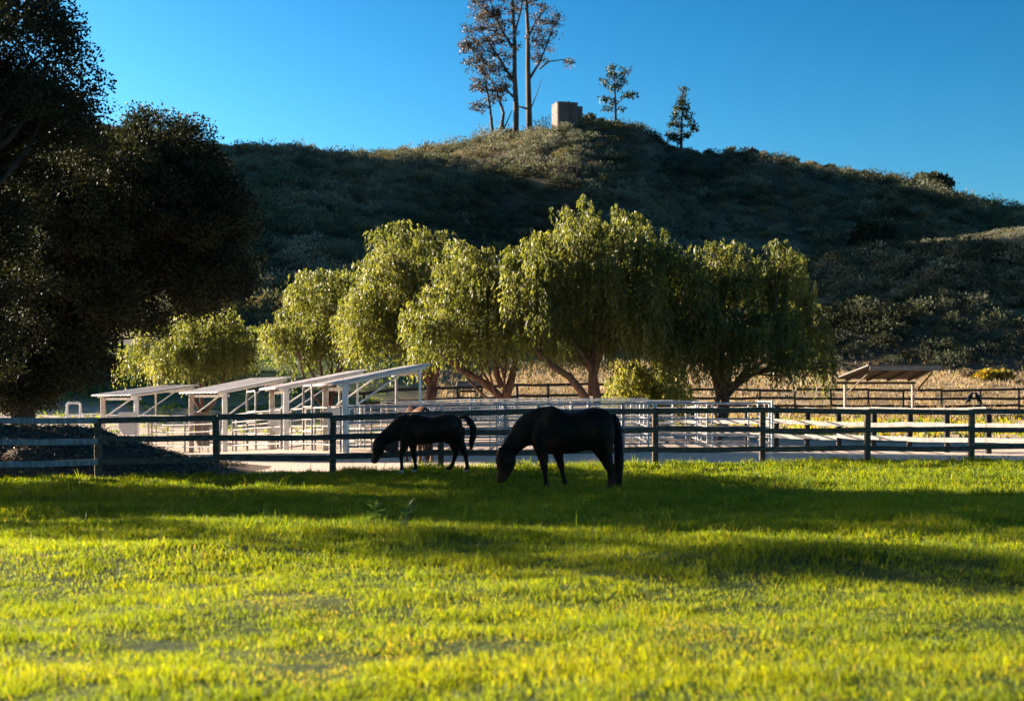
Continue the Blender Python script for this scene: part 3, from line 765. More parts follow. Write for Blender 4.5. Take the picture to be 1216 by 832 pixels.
obj('dry_grass', leaf_mesh('dry_grass', *P, M['dry']), kind='stuff')
X, Y = scatter(9000, 70, 150); keep = (X < -8); X, Y = X[keep], Y[keep]
Xp = RNG.uniform(7, 40, 2200); Yp = RNG.uniform(46, 80, 2200); kp = (Xp * .9 + Yp > 64.5) & (Xp < .42 * Yp + 2)
X = np.concatenate([X, Xp[kp]]); Y = np.concatenate([Y, Yp[kp]])
P = stalks(X, Y, RNG.uniform(.12, .4, len(X)), np.full(len(X), .06), tint=np.where((X > 0) & (RNG.random(len(X)) < .6), RNG.uniform(.9, 1, len(X)), np.clip(.3 + .5 * vnoise(X / 4, Y / 4, 19), 0, .8)))
obj('pasture_grass', leaf_mesh('pasture_grass', *P, M['grass']), kind='stuff')
shrub('flowering_bush', 'bush of bright yellow flowers on the tan slope behind the fence', 1181, 442, 20, 2200, .22, .47, 'yellow', Y=108, tn=.14, squash=.7)
shrub('green_shrub', 'pale green brushy shrub next to the yellow flowers', 1150, 437, 13, 700, .26, .85, 'scrub', Y=110)
shrub('sage_shrub', 'grey speckled shrub under the oak at the edge of the mulch heap', 22, 470, 46, 3200, .16, .6, 'greyleaf', Y=44, squash=1.1)

# ------------------------------------------------------------------ horses
def chain_loft(bm, secs, n=20, e=2.2):
    """secs: (x, z, half across the chain in the side plane, half width in y, y) ; chain lies in the XZ plane"""
    C = [Vector((s[0], s[4] if len(s) > 4 else 0, s[1])) for s in secs]
    rings = []
    for i, s in enumerate(secs):
        d = (C[min(i + 1, len(C) - 1)] - C[max(i - 1, 0)]); d.y *= .3; d.normalize()
        side = Vector((0, 1, 0)); side = (side - d * side.dot(d)).normalized(); up = d.cross(side)
        ring = []
        for k in range(n):
            a = 2 * math.pi * k / n; ca, sa = math.cos(a), math.sin(a)
            x = math.copysign(abs(ca) ** (2 / e), ca); y = math.copysign(abs(sa) ** (2 / e), sa)
            ring.append(bm.verts.new(C[i] + up * x * s[2] + side * y * s[3]))
        rings.append(ring)
    for a, b in zip(rings, rings[1:]):
        for k in range(n): bm.faces.new((a[k], a[(k + 1) % n], b[(k + 1) % n], b[k]))
    bm.faces.new(rings[0][::-1]); bm.faces.new(rings[-1])

def torso_loft(bm, st, n=28):
    rings = []
    for x, zt, zb, hw in st:
        c = (zt + zb) / 2; hh = (zt - zb) / 2; ring = []
        for k in range(n):
            a = 2 * math.pi * k / n; sa = math.sin(a); ca = math.cos(a)
            wv = hw * (1 - .12 * max(sa, 0) ** 2)
            ring.append(bm.verts.new((x, math.copysign(abs(ca) ** .92, ca) * wv, c + hh * math.copysign(abs(sa) ** .95, sa))))
        rings.append(ring)
    for a, b in zip(rings, rings[1:]):
        for k in range(n): bm.faces.new((a[k], a[(k + 1) % n], b[(k + 1) % n], b[k]))
    bm.faces.new(rings[0][::-1]); bm.faces.new(rings[-1])

def smooth_resample(secs, m):
    """Catmull-Rom through the listed sections"""
    S = [list(s) + [0] * (5 - len(s)) for s in secs]; A = np.array(S, float)
    n = len(A); out = []
    for t in np.linspace(0, n - 1, m):
        i = min(int(t), n - 2); u = t - i
        p0, p1, p2, p3 = A[max(i - 1, 0)], A[i], A[i + 1], A[min(i + 2, n - 1)]
        v = .5 * (2 * p1 + (p2 - p0) * u + (2 * p0 - 5 * p1 + 4 * p2 - p3) * u * u + (3 * p1 - p0 - 3 * p2 + p3) * u ** 3)
        v[2:4] = np.maximum(v[2:4], .006); out.append(tuple(v))
    return out

def remeshed(name, bm, voxel, smooth_it, mat):
    bmesh.ops.recalc_face_normals(bm, faces=bm.faces)
    me = bpy.data.meshes.new(name); bm.to_mesh(me); bm.free()
    o = bpy.data.objects.new('tmp', me); COL.objects.link(o)
    r = o.modifiers.new('r', 'REMESH'); r.mode = 'VOXEL'; r.voxel_size = voxel
    s = o.modifiers.new('s', 'SMOOTH'); s.factor = .5; s.iterations = smooth_it
    dg = bpy.context.evaluated_depsgraph_get()
    out = bpy.data.meshes.new_from_object(o.evaluated_get(dg)); out.name = name
    bpy.data.objects.remove(o); bpy.data.meshes.remove(me)
    out.materials.clear(); out.materials.append(mat)
    out.polygons.foreach_set('use_smooth', [True] * len(out.polygons))
    return out

def strands(mb, roots, dirs, lens, wd, curve, n=5):
    """flat tapering locks of hair with some thickness"""
    for r, d, L, w_ in zip(roots, dirs, lens, wd):
        pts = []
        for i in range(n + 1):
            t = i / n
            pts.append(Vector(r) + Vector(d) * L * t + Vector(curve) * L * t * t)
        mb.tube(pts, [w_ * (1 - .8 * i / n) for i in range(n + 1)], 5)

def horse(label, spec, scale, origin_px, loc, rz, mat, hoof_mat='hoof', sz=1.0, lift=0.0, group=None):
    """spec gives the horse in photo pixels; scale = pixels per metre at its distance"""
    ox, oy = origin_px
    X = lambda px: (px - ox) / scale * sz
    Z = lambda py: (oy - py) / scale * sz
    k = sz / scale
    bm = bmesh.new()
    torso_loft(bm, [(X(px), Z(t), Z(b), hw * sz) for px, t, b, hw in spec['torso']])
    for key in ('neck', 'head'):
        chain_loft(bm, smooth_resample([(X(px), Z(py), r * sz, w_ * sz) for px, py, r, w_ in spec[key]], 14), e=2.1)
    for y, leg in spec['legs']:
        chain_loft(bm, smooth_resample([(X(px), Z(py), r * 1.1 * sz, r * sz * .9, y * sz * f) for (px, py, r), f in zip(leg, [.85, .95] + [1] * 10)], 22), n=14, e=2.0)
        px, py, r = leg[-1]
        hx, hz = X(px), Z(py)
        chain_loft(bm, [(hx - .012 * sz, hz + .05 * sz, .042 * sz, .04 * sz, y * sz), (hx - .02 * sz, hz - .005 * sz, .056 * sz, .05 * sz, y * sz), (hx - .022 * sz, hz - .03 * sz, .060 * sz, .054 * sz, y * sz)], n=14)
    for (bx, by, bw), (tx, ty) in spec['ears']:
        for s in (-1, 1):
            chain_loft(bm, [(X(bx), Z(by), bw * sz, .03 * sz, s * .045 * sz), (X(bx * .5 + tx * .5), Z(by * .5 + ty * .5), bw * .95 * sz, .026 * sz, s * .06 * sz), (X(tx), Z(ty), .008 * sz, .008 * sz, s * .06 * sz)], n=10)
    for px, py, r, w_ in spec.get('extra', []):
        bmesh.ops.create_icosphere(bm, subdivisions=3, radius=1.0, matrix=Matrix.Translation((X(px), 0, Z(py))) @ Matrix.Diagonal((r * sz, w_ * sz, r * sz, 1)))
    body = remeshed('body', bm, .012 * sz, 14, M[mat])
    body.materials.append(M[hoof_mat])
    zmin = min(v.co.z for v in body.vertices)
    for p in body.polygons:
        if p.center.z < zmin + .075 * sz: p.material_index = 1
    root = thing('horse', label, 'horse', loc, rz, group)
    obj('body', body, root, loc=(0, 0, lift))
    # mane along the crest
    rnd = random.Random(5); mb = MB()
    cr = spec['crest']
    for i in range(90):
        t = rnd.random() * (len(cr) - 1); a = int(t); u = t - a
        a2 = min(a + 1, len(cr) - 1)
        p = Vector((X(cr[a][0] * (1 - u) + cr[a2][0] * u), rnd.uniform(-.02, .03) * sz, Z(cr[a][1] * (1 - u) + cr[a2][1] * u) - .012))
        d = Vector((rnd.uniform(-.15, .15), rnd.choice([.55, .5, -.5]), -.75)).normalized()
        strands(mb, [p], [d], [rnd.uniform(.14, .24) * sz], [.014 * sz], (0, 0, -.25), 4)
    fl = spec['forelock']
    for i in range(14):
        p = Vector((X(fl[0]), rnd.uniform(-.03, .03) * sz, Z(fl[1])))
        strands(mb, [p], [Vector((fl[2] + rnd.uniform(-.1, .1), rnd.uniform(-.2, .2), fl[3])).normalized()], [rnd.uniform(.12, .22) * sz], [.010 * sz], (0, 0, -.1), 4)
    mb.build('mane', M['hair'], root, smooth=True, loc=(0, 0, lift))
    mb = MB()
    T = spec['tail']
    Tm = smooth_resample([(X(a), Z(b), r * sz, r * sz) for a, b, r in T], 14)
    mb.tube([(s[0], 0, s[1]) for s in Tm], [s[2] * .8 for s in Tm], 10)
    for i in range(110):
        j0 = rnd.randint(0, 8); off = rnd.gauss(0, .55); offy = rnd.gauss(0, .6)
        j1 = min(13, j0 + rnd.randint(5, 9))
        pts = [Vector((Tm[j][0] + off * Tm[j][2] * (.5 + .6 * (j - j0) / 8), offy * Tm[j][2], Tm[j][1])) for j in range(j0, j1 + 1)]
        m_ = len(pts)
        if j1 == 13: pts.append(pts[-1] + (pts[-1] - pts[-2]) * rnd.uniform(.2, 1.0) + Vector((rnd.gauss(0, .02), 0, 0))); m_ += 1
        mb.tube(pts, [.012 * sz * (1 - .85 * i / m_) for i in range(m_)], 5)
    mb.build('tail', M['hair'], root, smooth=True, loc=(0, 0, lift))
    ex, ey, ew = spec['eye']
    for s in (-1, 1):
        bm = bmesh.new(); bmesh.ops.create_uvsphere(bm, u_segments=14, v_segments=10, radius=.022 * sz)
        me = bpy.data.meshes.new('eye'); bm.to_mesh(me); bm.free(); me.materials.append(M['eye'])
        me.polygons.foreach_set('use_smooth', [True] * len(me.polygons))
        obj('eye', me, root, loc=(X(ex), s * ew * sz, Z(ey) + lift))
    return root

BIG = dict(
    torso=[(627.5, 497, 518, .07), (632, 491, 525, .14), (640, 484.5, 532, .21), (648, 479.5, 535, .24), (655, 477.3, 535.5, .255), (664, 481, 535, .275), (674, 485.8, 534.8, .295), (684, 484.5, 534, .30),
           (694, 481.5, 531.5, .295), (704, 479.6, 530, .285), (714, 480.2, 529, .27), (722, 483.6, 524, .235), (728, 488.5, 515, .16), (731, 494, 506, .07)],
    neck=[(648, 502, .36, .19), (638, 502.5, .33, .155), (628, 506, .285, .125), (619.5, 513, .235, .10), (612.5, 520.5, .19, .085), (606.5, 527.5, .165, .078), (601, 535, .15, .075)],
    head=[(602, 527.5, .08, .065), (600.5, 533, .16, .085), (600.6, 539, .182, .10), (600.6, 545, .186, .10), (599.6, 551, .158, .082), (598, 557, .122, .066), (596.6, 562, .105, .062), (595.8, 566, .095, .06), (596.3, 569, .06, .045)],
    ears=[((594.8, 531.5, .038), (591.8, 526.2))],
    legs=[(-.13, [(641, 512, .16), (642, 524, .135), (644, 535, .098), (645.3, 545, .07), (646, 551, .062), (646.8, 556, .044), (647.8, 565, .038), (648.6, 570, .046), (649.0, 574, .04)]),
          (.13, [(657, 510, .17), (660, 522, .14), (662.5, 533, .10), (664.8, 542, .072), (666.3, 548, .064), (667.6, 554, .045), (669.5, 563, .038), (670.8, 568.5, .046), (671.8, 572.5, .04)]),
          (-.15, [(713, 502, .24), (714, 515, .225), (714.5, 525, .185), (717, 534, .14), (720.5, 543, .10), (723.5, 550.5, .082), (724.2, 556, .062), (724, 565, .047), (723.4, 571.5, .055), (722.8, 576, .046)]),
          (.15, [(711, 502, .24), (712, 515, .225), (713.5, 525, .18), (716.5, 534, .13), (720, 542, .095), (722.6, 549.5, .08), (725.5, 555, .06), (727.5, 563, .046), (728, 569, .053), (727.8, 573, .045)])],
    crest=[(594.5, 529), (599.5, 521), (606, 509.5), (614, 499), (625, 489.5), (637, 482.7), (650, 478)],
    forelock=(594, 530.5, -.35, -1), tail=[(727, 488.5, .05), (731, 493, .065), (733.6, 505, .085), (734.4, 520, .10), (734.8, 535, .105), (735, 550, .10), (735.2, 562, .075), (735.4, 573, .04)],
    eye=(594.6, 541, .098))
Y1 = 25.7
p = W(674, 576, Y1); z1 = gz(p.x, p.y)
HG = None
horse('large dark bay horse grazing with its muzzle in the grass', BIG, F / Y1, (674, 578.5), (p.x, p.y, z1 - .02), 0, 'coat_dark')

SMALL = dict(
    torso=[(474.5, 503, 515, .06), (478, 497, 521, .125), (483, 490.5, 525, .18), (489, 487.8, 526, .205), (495, 488.5, 525.5, .22), (502, 490.6, 525, .235), (510, 491.6, 524.3, .24), (518, 490, 523.2, .24),
           (526, 488.3, 522, .235), (533, 488, 521.5, .225), (540, 489.6, 520.5, .205), (546, 493.5, 514, .15), (549, 498, 508, .07)],
    neck=[(485, 504, .29, .15), (477.5, 506, .265, .125), (470.5, 509.5, .215, .10), (464, 513.2, .175, .082), (458, 517, .15, .07), (452.5, 521, .13, .066)],
    head=[(452.5, 516, .06, .05), (451, 521, .125, .07), (450.3, 526, .14, .082), (449, 531.5, .128, .08), (447.5, 537, .098, .062), (446, 541.5, .08, .052), (444.6, 545, .075, .05), (444.3, 547.6, .045, .035)],
    ears=[((450, 518, .03), (448.2, 514.0))],
    legs=[(-.10, [(484, 511, .14), (482.5, 519, .115), (480.5, 526, .085), (478.2, 532, .06), (476.8, 536.5, .056), (476.9, 541, .038), (477.5, 549, .034), (477.9, 554, .041), (477.6, 557.8, .036)]),
          (.10, [(489, 511, .15), (489.5, 519, .12), (490, 527, .082), (490.8, 534, .06), (491.3, 539, .054), (491.8, 543, .038), (493.0, 550, .034), (493.4, 553.5, .041), (492.0, 556, .036)]),
          (.12, [(536, 507, .20), (538, 515, .17), (538.8, 522, .125), (539.8, 529, .085), (540.6, 535, .068), (539.6, 540, .048), (537.4, 547.5, .038), (535.4, 552, .045), (532.6, 554.6, .038)]),
          (-.12, [(540, 507, .20), (542.5, 515, .17), (545.5, 522, .115), (549, 528.5, .078), (552.2, 534, .066), (553.2, 539, .047), (554.5, 547, .038), (555.2, 552, .045), (554.4, 555.2, .037)])],
    crest=[(449.8, 515.5), (454, 510.5), (460, 504.2), (466, 498.8), (471, 495.2), (477, 491.6), (485, 488.5)],
    forelock=(449.8, 517, -.3, -1), extra=[(530.6, 521.5, .055, .05)],
    tail=[(546, 493.2, .04), (550, 491.8, .055), (555, 494, .07), (560, 500.5, .085), (562, 508, .09), (562, 515, .085), (560.4, 522, .065), (559.6, 529, .025)],
    eye=(446.2, 525.6, .08))
Y2 = 29.3
p = W(515, 557, Y2); z2 = gz(p.x, p.y)
horse('smaller bay horse walking with lowered head and tail held out, in front of the rails', SMALL, F / Y2, (515, 559.5), (p.x, p.y, z2 + .03), 0, 'coat_bay', hoof_mat='hoof_pale')
Y3 = 36.5
p = W(494, 545, Y3); z3 = gz(p.x, p.y)
horse('third horse mostly hidden behind the smaller bay one, its sunlit back showing', BIG, F / Y1, (674, 578.5), (p.x, p.y, z3 - .02), math.radians(-68), 'coat_brown', sz=.97)

# ------------------------------------------------------------------ two birds on the rail
def bird(label, px, py_feet, Y, facing):
    loc = W(px, py_feet, Y)
    root = thing('bird', label, 'bird', loc, 0, 'black birds on the fence rail')
    s = facing; root.scale = (.74, .74, .74)
    bm = bmesh.new()
    chain_loft(bm, smooth_resample([(-.10 * s, .055, .025, .03), (-.05 * s, .12, .062, .06), (0, .19, .080, .075), (.04 * s, .255, .062, .058), (.055 * s, .30, .042, .042), (.07 * s, .335, .045, .042), (.085 * s, .365, .02, .02)], 16), n=14)
    chain_loft(bm, [(.09 * s, .338, .018, .014), (.13 * s, .332, .012, .010), (.165 * s, .322, .004, .004)], n=8)
    obj('body', remeshed('body', bm, .008, 3, M['feather']), root)
    for sy in (-1, 1):
        mb = MB(); mb.tube([(.02 * s, sy * .065, .25), (-.03 * s, sy * .075, .16), (-.09 * s, sy * .05, .06), (-.13 * s, sy * .03, .0)], [.03, .034, .022, .006], 8); mb.build('wing', M['feather'], root, smooth=True)
    mb = MB(); mb.beam((-.09 * s, 0, .06), (-.19 * s, 0, -.07), .055, .014); mb.build('tail', M['feather'], root)
    for sy in (-1, 1):
        mb = MB(); mb.tube([(.0, sy * .03, .13), (.01 * s, sy * .03, .06), (0, sy * .03, 0)], [.02, .009, .008], 6); mb.build('leg', M['hoof'], root)
bird('left of the two black birds leaning together on the fence rail', 1151.5, 479.4, 33.6, 1)
bird('right of the two black birds leaning together on the fence rail', 1161.5, 479.0, 33.62, -1)

# ------------------------------------------------------------------ board fences
def board_fence(name, label, pts, rails, post_h, post_w, rail_h, rail_t, mat, group=None, side=-1, post_over=.02, bay_mats=None, jit=.02, label_bays=None):
    """pts: (x, y) posts; rails: centre heights above the ground"""
    P = [Vector((x, y, gz(x, y))) for x, y in pts]
    root = thing(name, label, 'fence', P[0], 0, group); o = P[0]
    rnd = random.Random(len(pts) * 13 + int(P[0].x * 10))
    for q in P:
        mb = MB(); l = q - o; t = Vector((rnd.gauss(0, jit), rnd.gauss(0, jit), 0))
        mb.beam(l + Vector((0, 0, -.3)), l + t + Vector((0, 0, post_h + rnd.uniform(-.03, .03))), post_w, post_w * .92, .1, up=Vector((0, 1, 0)))
        mb.build('post', M[mat], root)
    for i in range(len(P) - 1):
        a, b = P[i] - o, P[i + 1] - o
        d = (b - a).normalized(); nrm = Vector((-d.y, d.x, 0)) * side
        if nrm.y > 0 and side == -1: nrm = -nrm
        off = nrm * (post_w * .5 + rail_t * .5 + .003)
        for h in rails:
            mb = MB(); j1, j2 = rnd.gauss(0, jit), rnd.gauss(0, jit)
            aa = a + off + Vector((0, 0, h + j1)) + d * .004; bb = b + off + Vector((0, 0, h + j2)) - d * .004
            mid = aa.lerp(bb, .5) + Vector((0, 0, -rnd.uniform(0, .02)))
            mb.beam(aa, mid, rail_t, rail_h, .12); mb.beam(mid, bb, rail_t, rail_h, .12)
            m = bay_mats.get(i, mat) if bay_mats else mat
            mb.build('rail', M[m], root, label='pale weathered rail' if m != mat else None)  # grey bays are weathered; the slanting fence's have sunlight in their colour
    return root

post_px = [-160, -20, 117, 258, 395, 523, 648, 778, 905, 1030, 1153, 1275, 1400]
fp = []
for px in post_px:
    u = (px - CX) / F; Y = 31.1 / (1 - .223 * u); fp.append((u * Y, Y))
board_fence('board_fence', 'dark three rail board fence along the near edge of the lane', fp, (1.24, .83, .40), 1.27, .13, .122, .04, 'board', bay_mats={0: 'board_grey', 1: 'board_grey'})
a, b = Vector((15.6, 38.6)), Vector((5.4, 49.6))
pp = [tuple(a.lerp(b, t)) for t in np.linspace(0, 1, 13) ** .92]
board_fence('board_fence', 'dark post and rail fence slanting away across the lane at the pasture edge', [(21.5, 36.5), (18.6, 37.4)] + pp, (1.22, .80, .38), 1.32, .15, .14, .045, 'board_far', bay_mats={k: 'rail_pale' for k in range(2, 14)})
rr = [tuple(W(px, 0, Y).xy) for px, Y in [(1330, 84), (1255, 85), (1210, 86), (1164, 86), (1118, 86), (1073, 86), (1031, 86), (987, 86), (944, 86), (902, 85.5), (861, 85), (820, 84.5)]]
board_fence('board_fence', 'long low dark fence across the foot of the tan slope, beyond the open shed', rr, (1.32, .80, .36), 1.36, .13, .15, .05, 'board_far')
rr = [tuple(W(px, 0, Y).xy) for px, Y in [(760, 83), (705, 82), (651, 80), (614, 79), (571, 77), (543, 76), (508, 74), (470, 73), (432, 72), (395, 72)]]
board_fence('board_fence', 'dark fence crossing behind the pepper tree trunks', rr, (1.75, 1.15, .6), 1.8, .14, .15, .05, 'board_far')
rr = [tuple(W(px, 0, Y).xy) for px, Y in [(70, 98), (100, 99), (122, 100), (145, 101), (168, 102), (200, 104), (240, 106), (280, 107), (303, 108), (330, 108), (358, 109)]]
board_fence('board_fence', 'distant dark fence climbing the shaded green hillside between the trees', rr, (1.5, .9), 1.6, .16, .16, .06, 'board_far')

# ------------------------------------------------------------------ pale lean-to shelters
def shelter(label, px, py_low, Y, edir, rdir, L, R, z_low_drop, slope, over=.45):
    fl = W(px, py_low, Y); e = Vector((*edir, 0)).normalized(); r = Vector((*rdir, 0)).normalized()
    zl = fl.z; zg = gz(fl.x, fl.y)
    root = thing('lean_to_shelter', label, 'shelter', (fl.x, fl.y, zg), 0, 'pale lean-to shelters over the pens')
    H = zl - zg
    up = Vector((0, 0, 1)); rs = (r + up * slope).normalized(); nrm = e.cross(rs).normalized()
    if nrm.z < 0: nrm = -nrm
    # roof sheet with ribs
    a = -r * over - e * .25 + up * (H + .10 - slope * over)
    mb = MB(); nR = 22; Lr = L + .5; Rr = R + over + .35
    n_c = 44
    prof = []
    for i in range(n_c + 1):
        t = i / n_c; prof.append((t * Lr, (.018 if i % 4 in (1, 2) else -.006)))
    vs = []; fs = []
    for layer in (0, -.05):
        for rr_ in (0, Rr):
            for t, h in prof:
                q = a + e * t + rs * rr_ + nrm * (h + layer); vs.append(q)
    m = n_c + 1
    for i in range(n_c):
        fs.append((i, i + 1, m + i + 1, m + i)); fs.append((2 * m + i, 3 * m + i, 3 * m + i + 1, 2 * m + i + 1))
        fs.append((i, 2 * m + i, 2 * m + i + 1, i + 1)); fs.append((m + i, m + i + 1, 3 * m + i + 1, 3 * m + i))
    fs.append((0, m, 3 * m, 2 * m)); fs.append((m - 1, 3 * m - 1, 4 * m - 1, 2 * m - 1))
    mb.add(vs, fs); mb.build('roof', M['roof'], root)
    for k, (ee, mat) in enumerate(((0, 'white'), (L, 'white_warm'))):
        for q, rq in enumerate((0, R)):
            base = e * ee + r * rq; wz = gz(fl.x + base.x, fl.y + base.y) - zg
            top = H + slope * rq - .02
            if rq == 0:
                mb = MB(); mb.beam(base + up * (wz - .1), base + up * top, .18, .18, .08, up=Vector((0, 1, 0))); mb.build('post', M[mat], root)
            else:
                mb = MB(); mb.tube([base + up * (wz - .1), base + up * top], .04, 8); mb.build('post', M[mat], root)
        mb = MB(); mb.beam(e * ee - r * (over * .6) + up * (H + .035 - slope * over * .6), e * ee + r * (R + .2) + up * (H + .035 + slope * (R + .2)), .08, .16, .08)
        mb.build('beam', M['white'], root)
        mb = MB(); mb.tube([e * ee + r * .08 + up * (H * .60), e * ee + r * R * .72 + up * (H + slope * R * .72 - .07)], .028, 8); mb.build('brace', M['white'], root)
    for rq in (0, R):
        mb = MB(); mb.beam(-e * .2 + r * (rq + (.09 if rq == 0 else -.09)) + up * (H + .0 + slope * rq - .14), e * (L + .2) + r * (rq + (.09 if rq == 0 else -.09)) + up * (H + slope * rq - .14), .05, .10, .08); mb.build('purlin', M['white'], root)
shelter('pale shelter farthest off, smallest roof, next to the bow topped white gate', 162, 469.5, 62, (-.75, .66), (.66, .75), 2.6, 2.8, 0, .13)
shelter('pale shelter between the farthest one and the third, roof overlapping the third', 267, 465.5, 57, (-.62, .78), (.78, .62), 3.0, 2.6, 0, .19)
shelter('pale shelter tucked just behind the tallest one, its high corner hidden', 340, 460.5, 51, (-.33, .94), (.94, .33), 3.0, 2.6, 0, .20)
shelter('tallest and nearest pale shelter, its high roof end beside the thick brown trunk', 410, 455.5, 45, (-.33, .94), (.94, .33), 3.0, 2.45, 0, .205)

# ------------------------------------------------------------------ open shed on the right and the small one in the middle
def open_shed(label, fl_px, fr_px, y_hi, bl_px, br_px, y_lo, Yf, Yb, ground_off=0):
    A, B = W(fl_px, y_hi, Yf), W(fr_px, y_hi, Yf); C, D = W(br_px, y_lo, Yb), W(bl_px, y_lo, Yb)
    cx, cy = (A.x + C.x) / 2, (A.y + C.y) / 2; zg = gz(cx, cy); o = Vector((cx, cy, zg))
    root = thing('open_shed', label, 'shed', o)
    A, B, C, D = [p - o for p in (A, B, C, D)]
    th = Vector((0, 0, .07))
    mb = MB(); vs = [A, B, C, D]; vs2 = [v + th for v in vs]
    mb.add(vs + vs2, [(3, 2, 1, 0), (4, 5, 6, 7), (0, 1, 5, 4), (1, 2, 6, 5), (2, 3, 7, 6), (3, 0, 4, 7)])
    mb.build('roof', M['shed_roof'], root)
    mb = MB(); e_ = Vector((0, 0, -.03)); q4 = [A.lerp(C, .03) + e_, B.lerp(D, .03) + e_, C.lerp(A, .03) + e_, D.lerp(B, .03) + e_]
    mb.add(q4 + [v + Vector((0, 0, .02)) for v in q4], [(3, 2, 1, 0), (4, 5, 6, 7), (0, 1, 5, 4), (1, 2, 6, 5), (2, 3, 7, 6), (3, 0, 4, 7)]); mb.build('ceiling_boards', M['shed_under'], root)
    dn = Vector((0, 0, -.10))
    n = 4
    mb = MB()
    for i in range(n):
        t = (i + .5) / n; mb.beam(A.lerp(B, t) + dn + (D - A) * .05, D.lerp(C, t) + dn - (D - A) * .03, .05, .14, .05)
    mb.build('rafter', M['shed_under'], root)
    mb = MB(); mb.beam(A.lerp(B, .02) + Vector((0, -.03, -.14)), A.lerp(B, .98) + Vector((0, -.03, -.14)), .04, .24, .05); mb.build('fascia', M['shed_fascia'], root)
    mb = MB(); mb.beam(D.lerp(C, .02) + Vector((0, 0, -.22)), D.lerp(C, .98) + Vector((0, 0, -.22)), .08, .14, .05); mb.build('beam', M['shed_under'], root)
    for t in (.13, .95):
        for P, Q in ((D, C), ):
            q = P.lerp(Q, t); zq = gz(q.x + cx, q.y + cy) - zg
            mb = MB(); mb.beam((q.x, q.y, zq - .2), (q.x, q.y, q.z - .29), .15, .15, .08, up=Vector((0, 1, 0))); mb.build('post', M['white_warm'], root)
            mid = D.lerp(C, t).lerp(A.lerp(B, t), .75)
            mb = MB(); mb.beam((q.x, q.y, q.z - .9), mid + Vector((0, 0, -.17)), .06, .08, .05); mb.build('brace', M['shed_under'], root)
open_shed('open sided shed with a low grey roof on the tan slope', 1031, 1120, 434, 991, 1089, 450, 77.5, 81.5)
open_shed('tiny open shed with a pale roof seen between two brown trunks', 543, 572, 454, 541, 566, 460, 84, 86.5)

# ------------------------------------------------------------------ pipe corrals
def panel(label, a, b, h=1.5, rails=6, mat='pipe', group='pipe corral panels', bow=False, name='corral_panel', r=.024):
    za, zb = gz(*a), gz(*b); A = Vector((*a, za)); B = Vector((*b, zb)) - A
    root = thing(name, label, 'gate' if bow else 'corral panel', A, 0, group)
    d = B.normalized(); up = Vector((0, 0, 1))
    for t in ((0, 1)):
        q = d * .03 if t == 0 else B - d * .03
        mb = MB(); mb.tube([q + up * .02, q + up * (h * (1.0 if not bow else 1.0))], r * 1.25, 8); mb.build('upright', M[mat], root)
    if not bow:
        mb = MB(); mb.tube([B * .5 + up * .1, B * .5 + up * h], r * .8, 6); mb.build('stay', M[mat], root)
    for i in range(rails):
        z = h - i * (h - .25) / (rails - 1) - .012
        mb = MB(); mb.tube([d * .03 + up * z, B * .5 + up * (z - .006), B - d * .03 + up * z], r, 7); mb.build('rail', M[mat], root)
    if bow:
        hh = 2.3 if bow is True else bow; q0, q1 = d * .03, B - d * .03; rad = .14
        pts = [q0 + up * (h - .02), q0 + up * (hh - rad)]
        for k in range(1, 6): pts.append(q0 + d * rad * (1 - math.cos(k * math.pi / 10)) + up * (hh - rad + rad * math.sin(k * math.pi / 10)))
        for k in range(5, -1, -1): pts.append(q1 - d * rad * (1 - math.cos(k * math.pi / 10)) + up * (hh - rad + rad * math.sin(k * math.pi / 10)))
        pts.append(q1 + up * (h - .02))
        mb = MB(); mb.tube(pts, r * 1.25, 8); mb.build('bow', M[mat], root)
    return root

def panel_row(label, pts, step=3.0, **kw):
    for a, b in zip(pts, pts[1:]):
        a, b = Vector(a), Vector(b); n = max(1, round((b - a).length / step))
        for i in range(n):
            panel(label, tuple(a.lerp(b, i / n)), tuple(a.lerp(b, (i + 1) / n)), **kw)
P2 = lambda px, Y: tuple(W(px, 0, Y).xy)
panel_row('galvanised pipe panel in the front row of pens facing the lane', [P2(412, 43.6), P2(640, 42.6), P2(915, 42.4)], group='front row of pipe panels', h=1.46, r=.026)
panel_row('grey pipe panel in the middle row of the pens', [P2(432, 48), P2(560, 47.5), P2(700, 47.3), P2(830, 46.5)], group='middle row of pipe panels', h=1.5, mat='pipe')
panel_row('pale pipe panel in the back row of the pens', [P2(452, 53), P2(560, 52), P2(770, 51)], group='back row of pipe panels', h=1.55, mat='white')
panel_row('rust stained pale pipe panel just behind the front row of pens', [P2(440, 45.8), P2(600, 45.2), P2(740, 45), P2(890, 44.6)], group='rust stained row of pipe panels', h=1.42, mat='white_warm', rails=6)
panel_row('white pipe panel in the last row of pens, before the brown trunks', [P2(470, 50.6), P2(600, 49.6), P2(800, 48.6)], group='last row of white pipe panels', h=1.5, mat='white')
for i, (p0, p1) in enumerate([(500, 520), (590, 598), (680, 676), (770, 752), (840, 815)]):
    panel_row('pipe panel dividing two pens, running back from the lane', [P2(p0, 43), P2(p1, 51.5)], group='pipe panels dividing the pens', h=1.46, mat='pipe', step=4.2)
panel_row('worn grey pipe panel below the shelter roofs', [P2(180, 60.5), P2(262, 56)], group='worn panels under the shelters', h=1.45, mat='pipe_dark', rails=5)
panel_row('worn grey pipe panel below the shelter roofs', [P2(276, 55.5), P2(334, 50.5)], group='worn panels under the shelters', h=1.45, mat='pipe_dark', rails=5)
panel_row('worn grey pipe panel below the shelter roofs', [P2(346, 50), P2(405, 44.8)], group='worn panels under the shelters', h=1.45, mat='pipe_dark', rails=5)
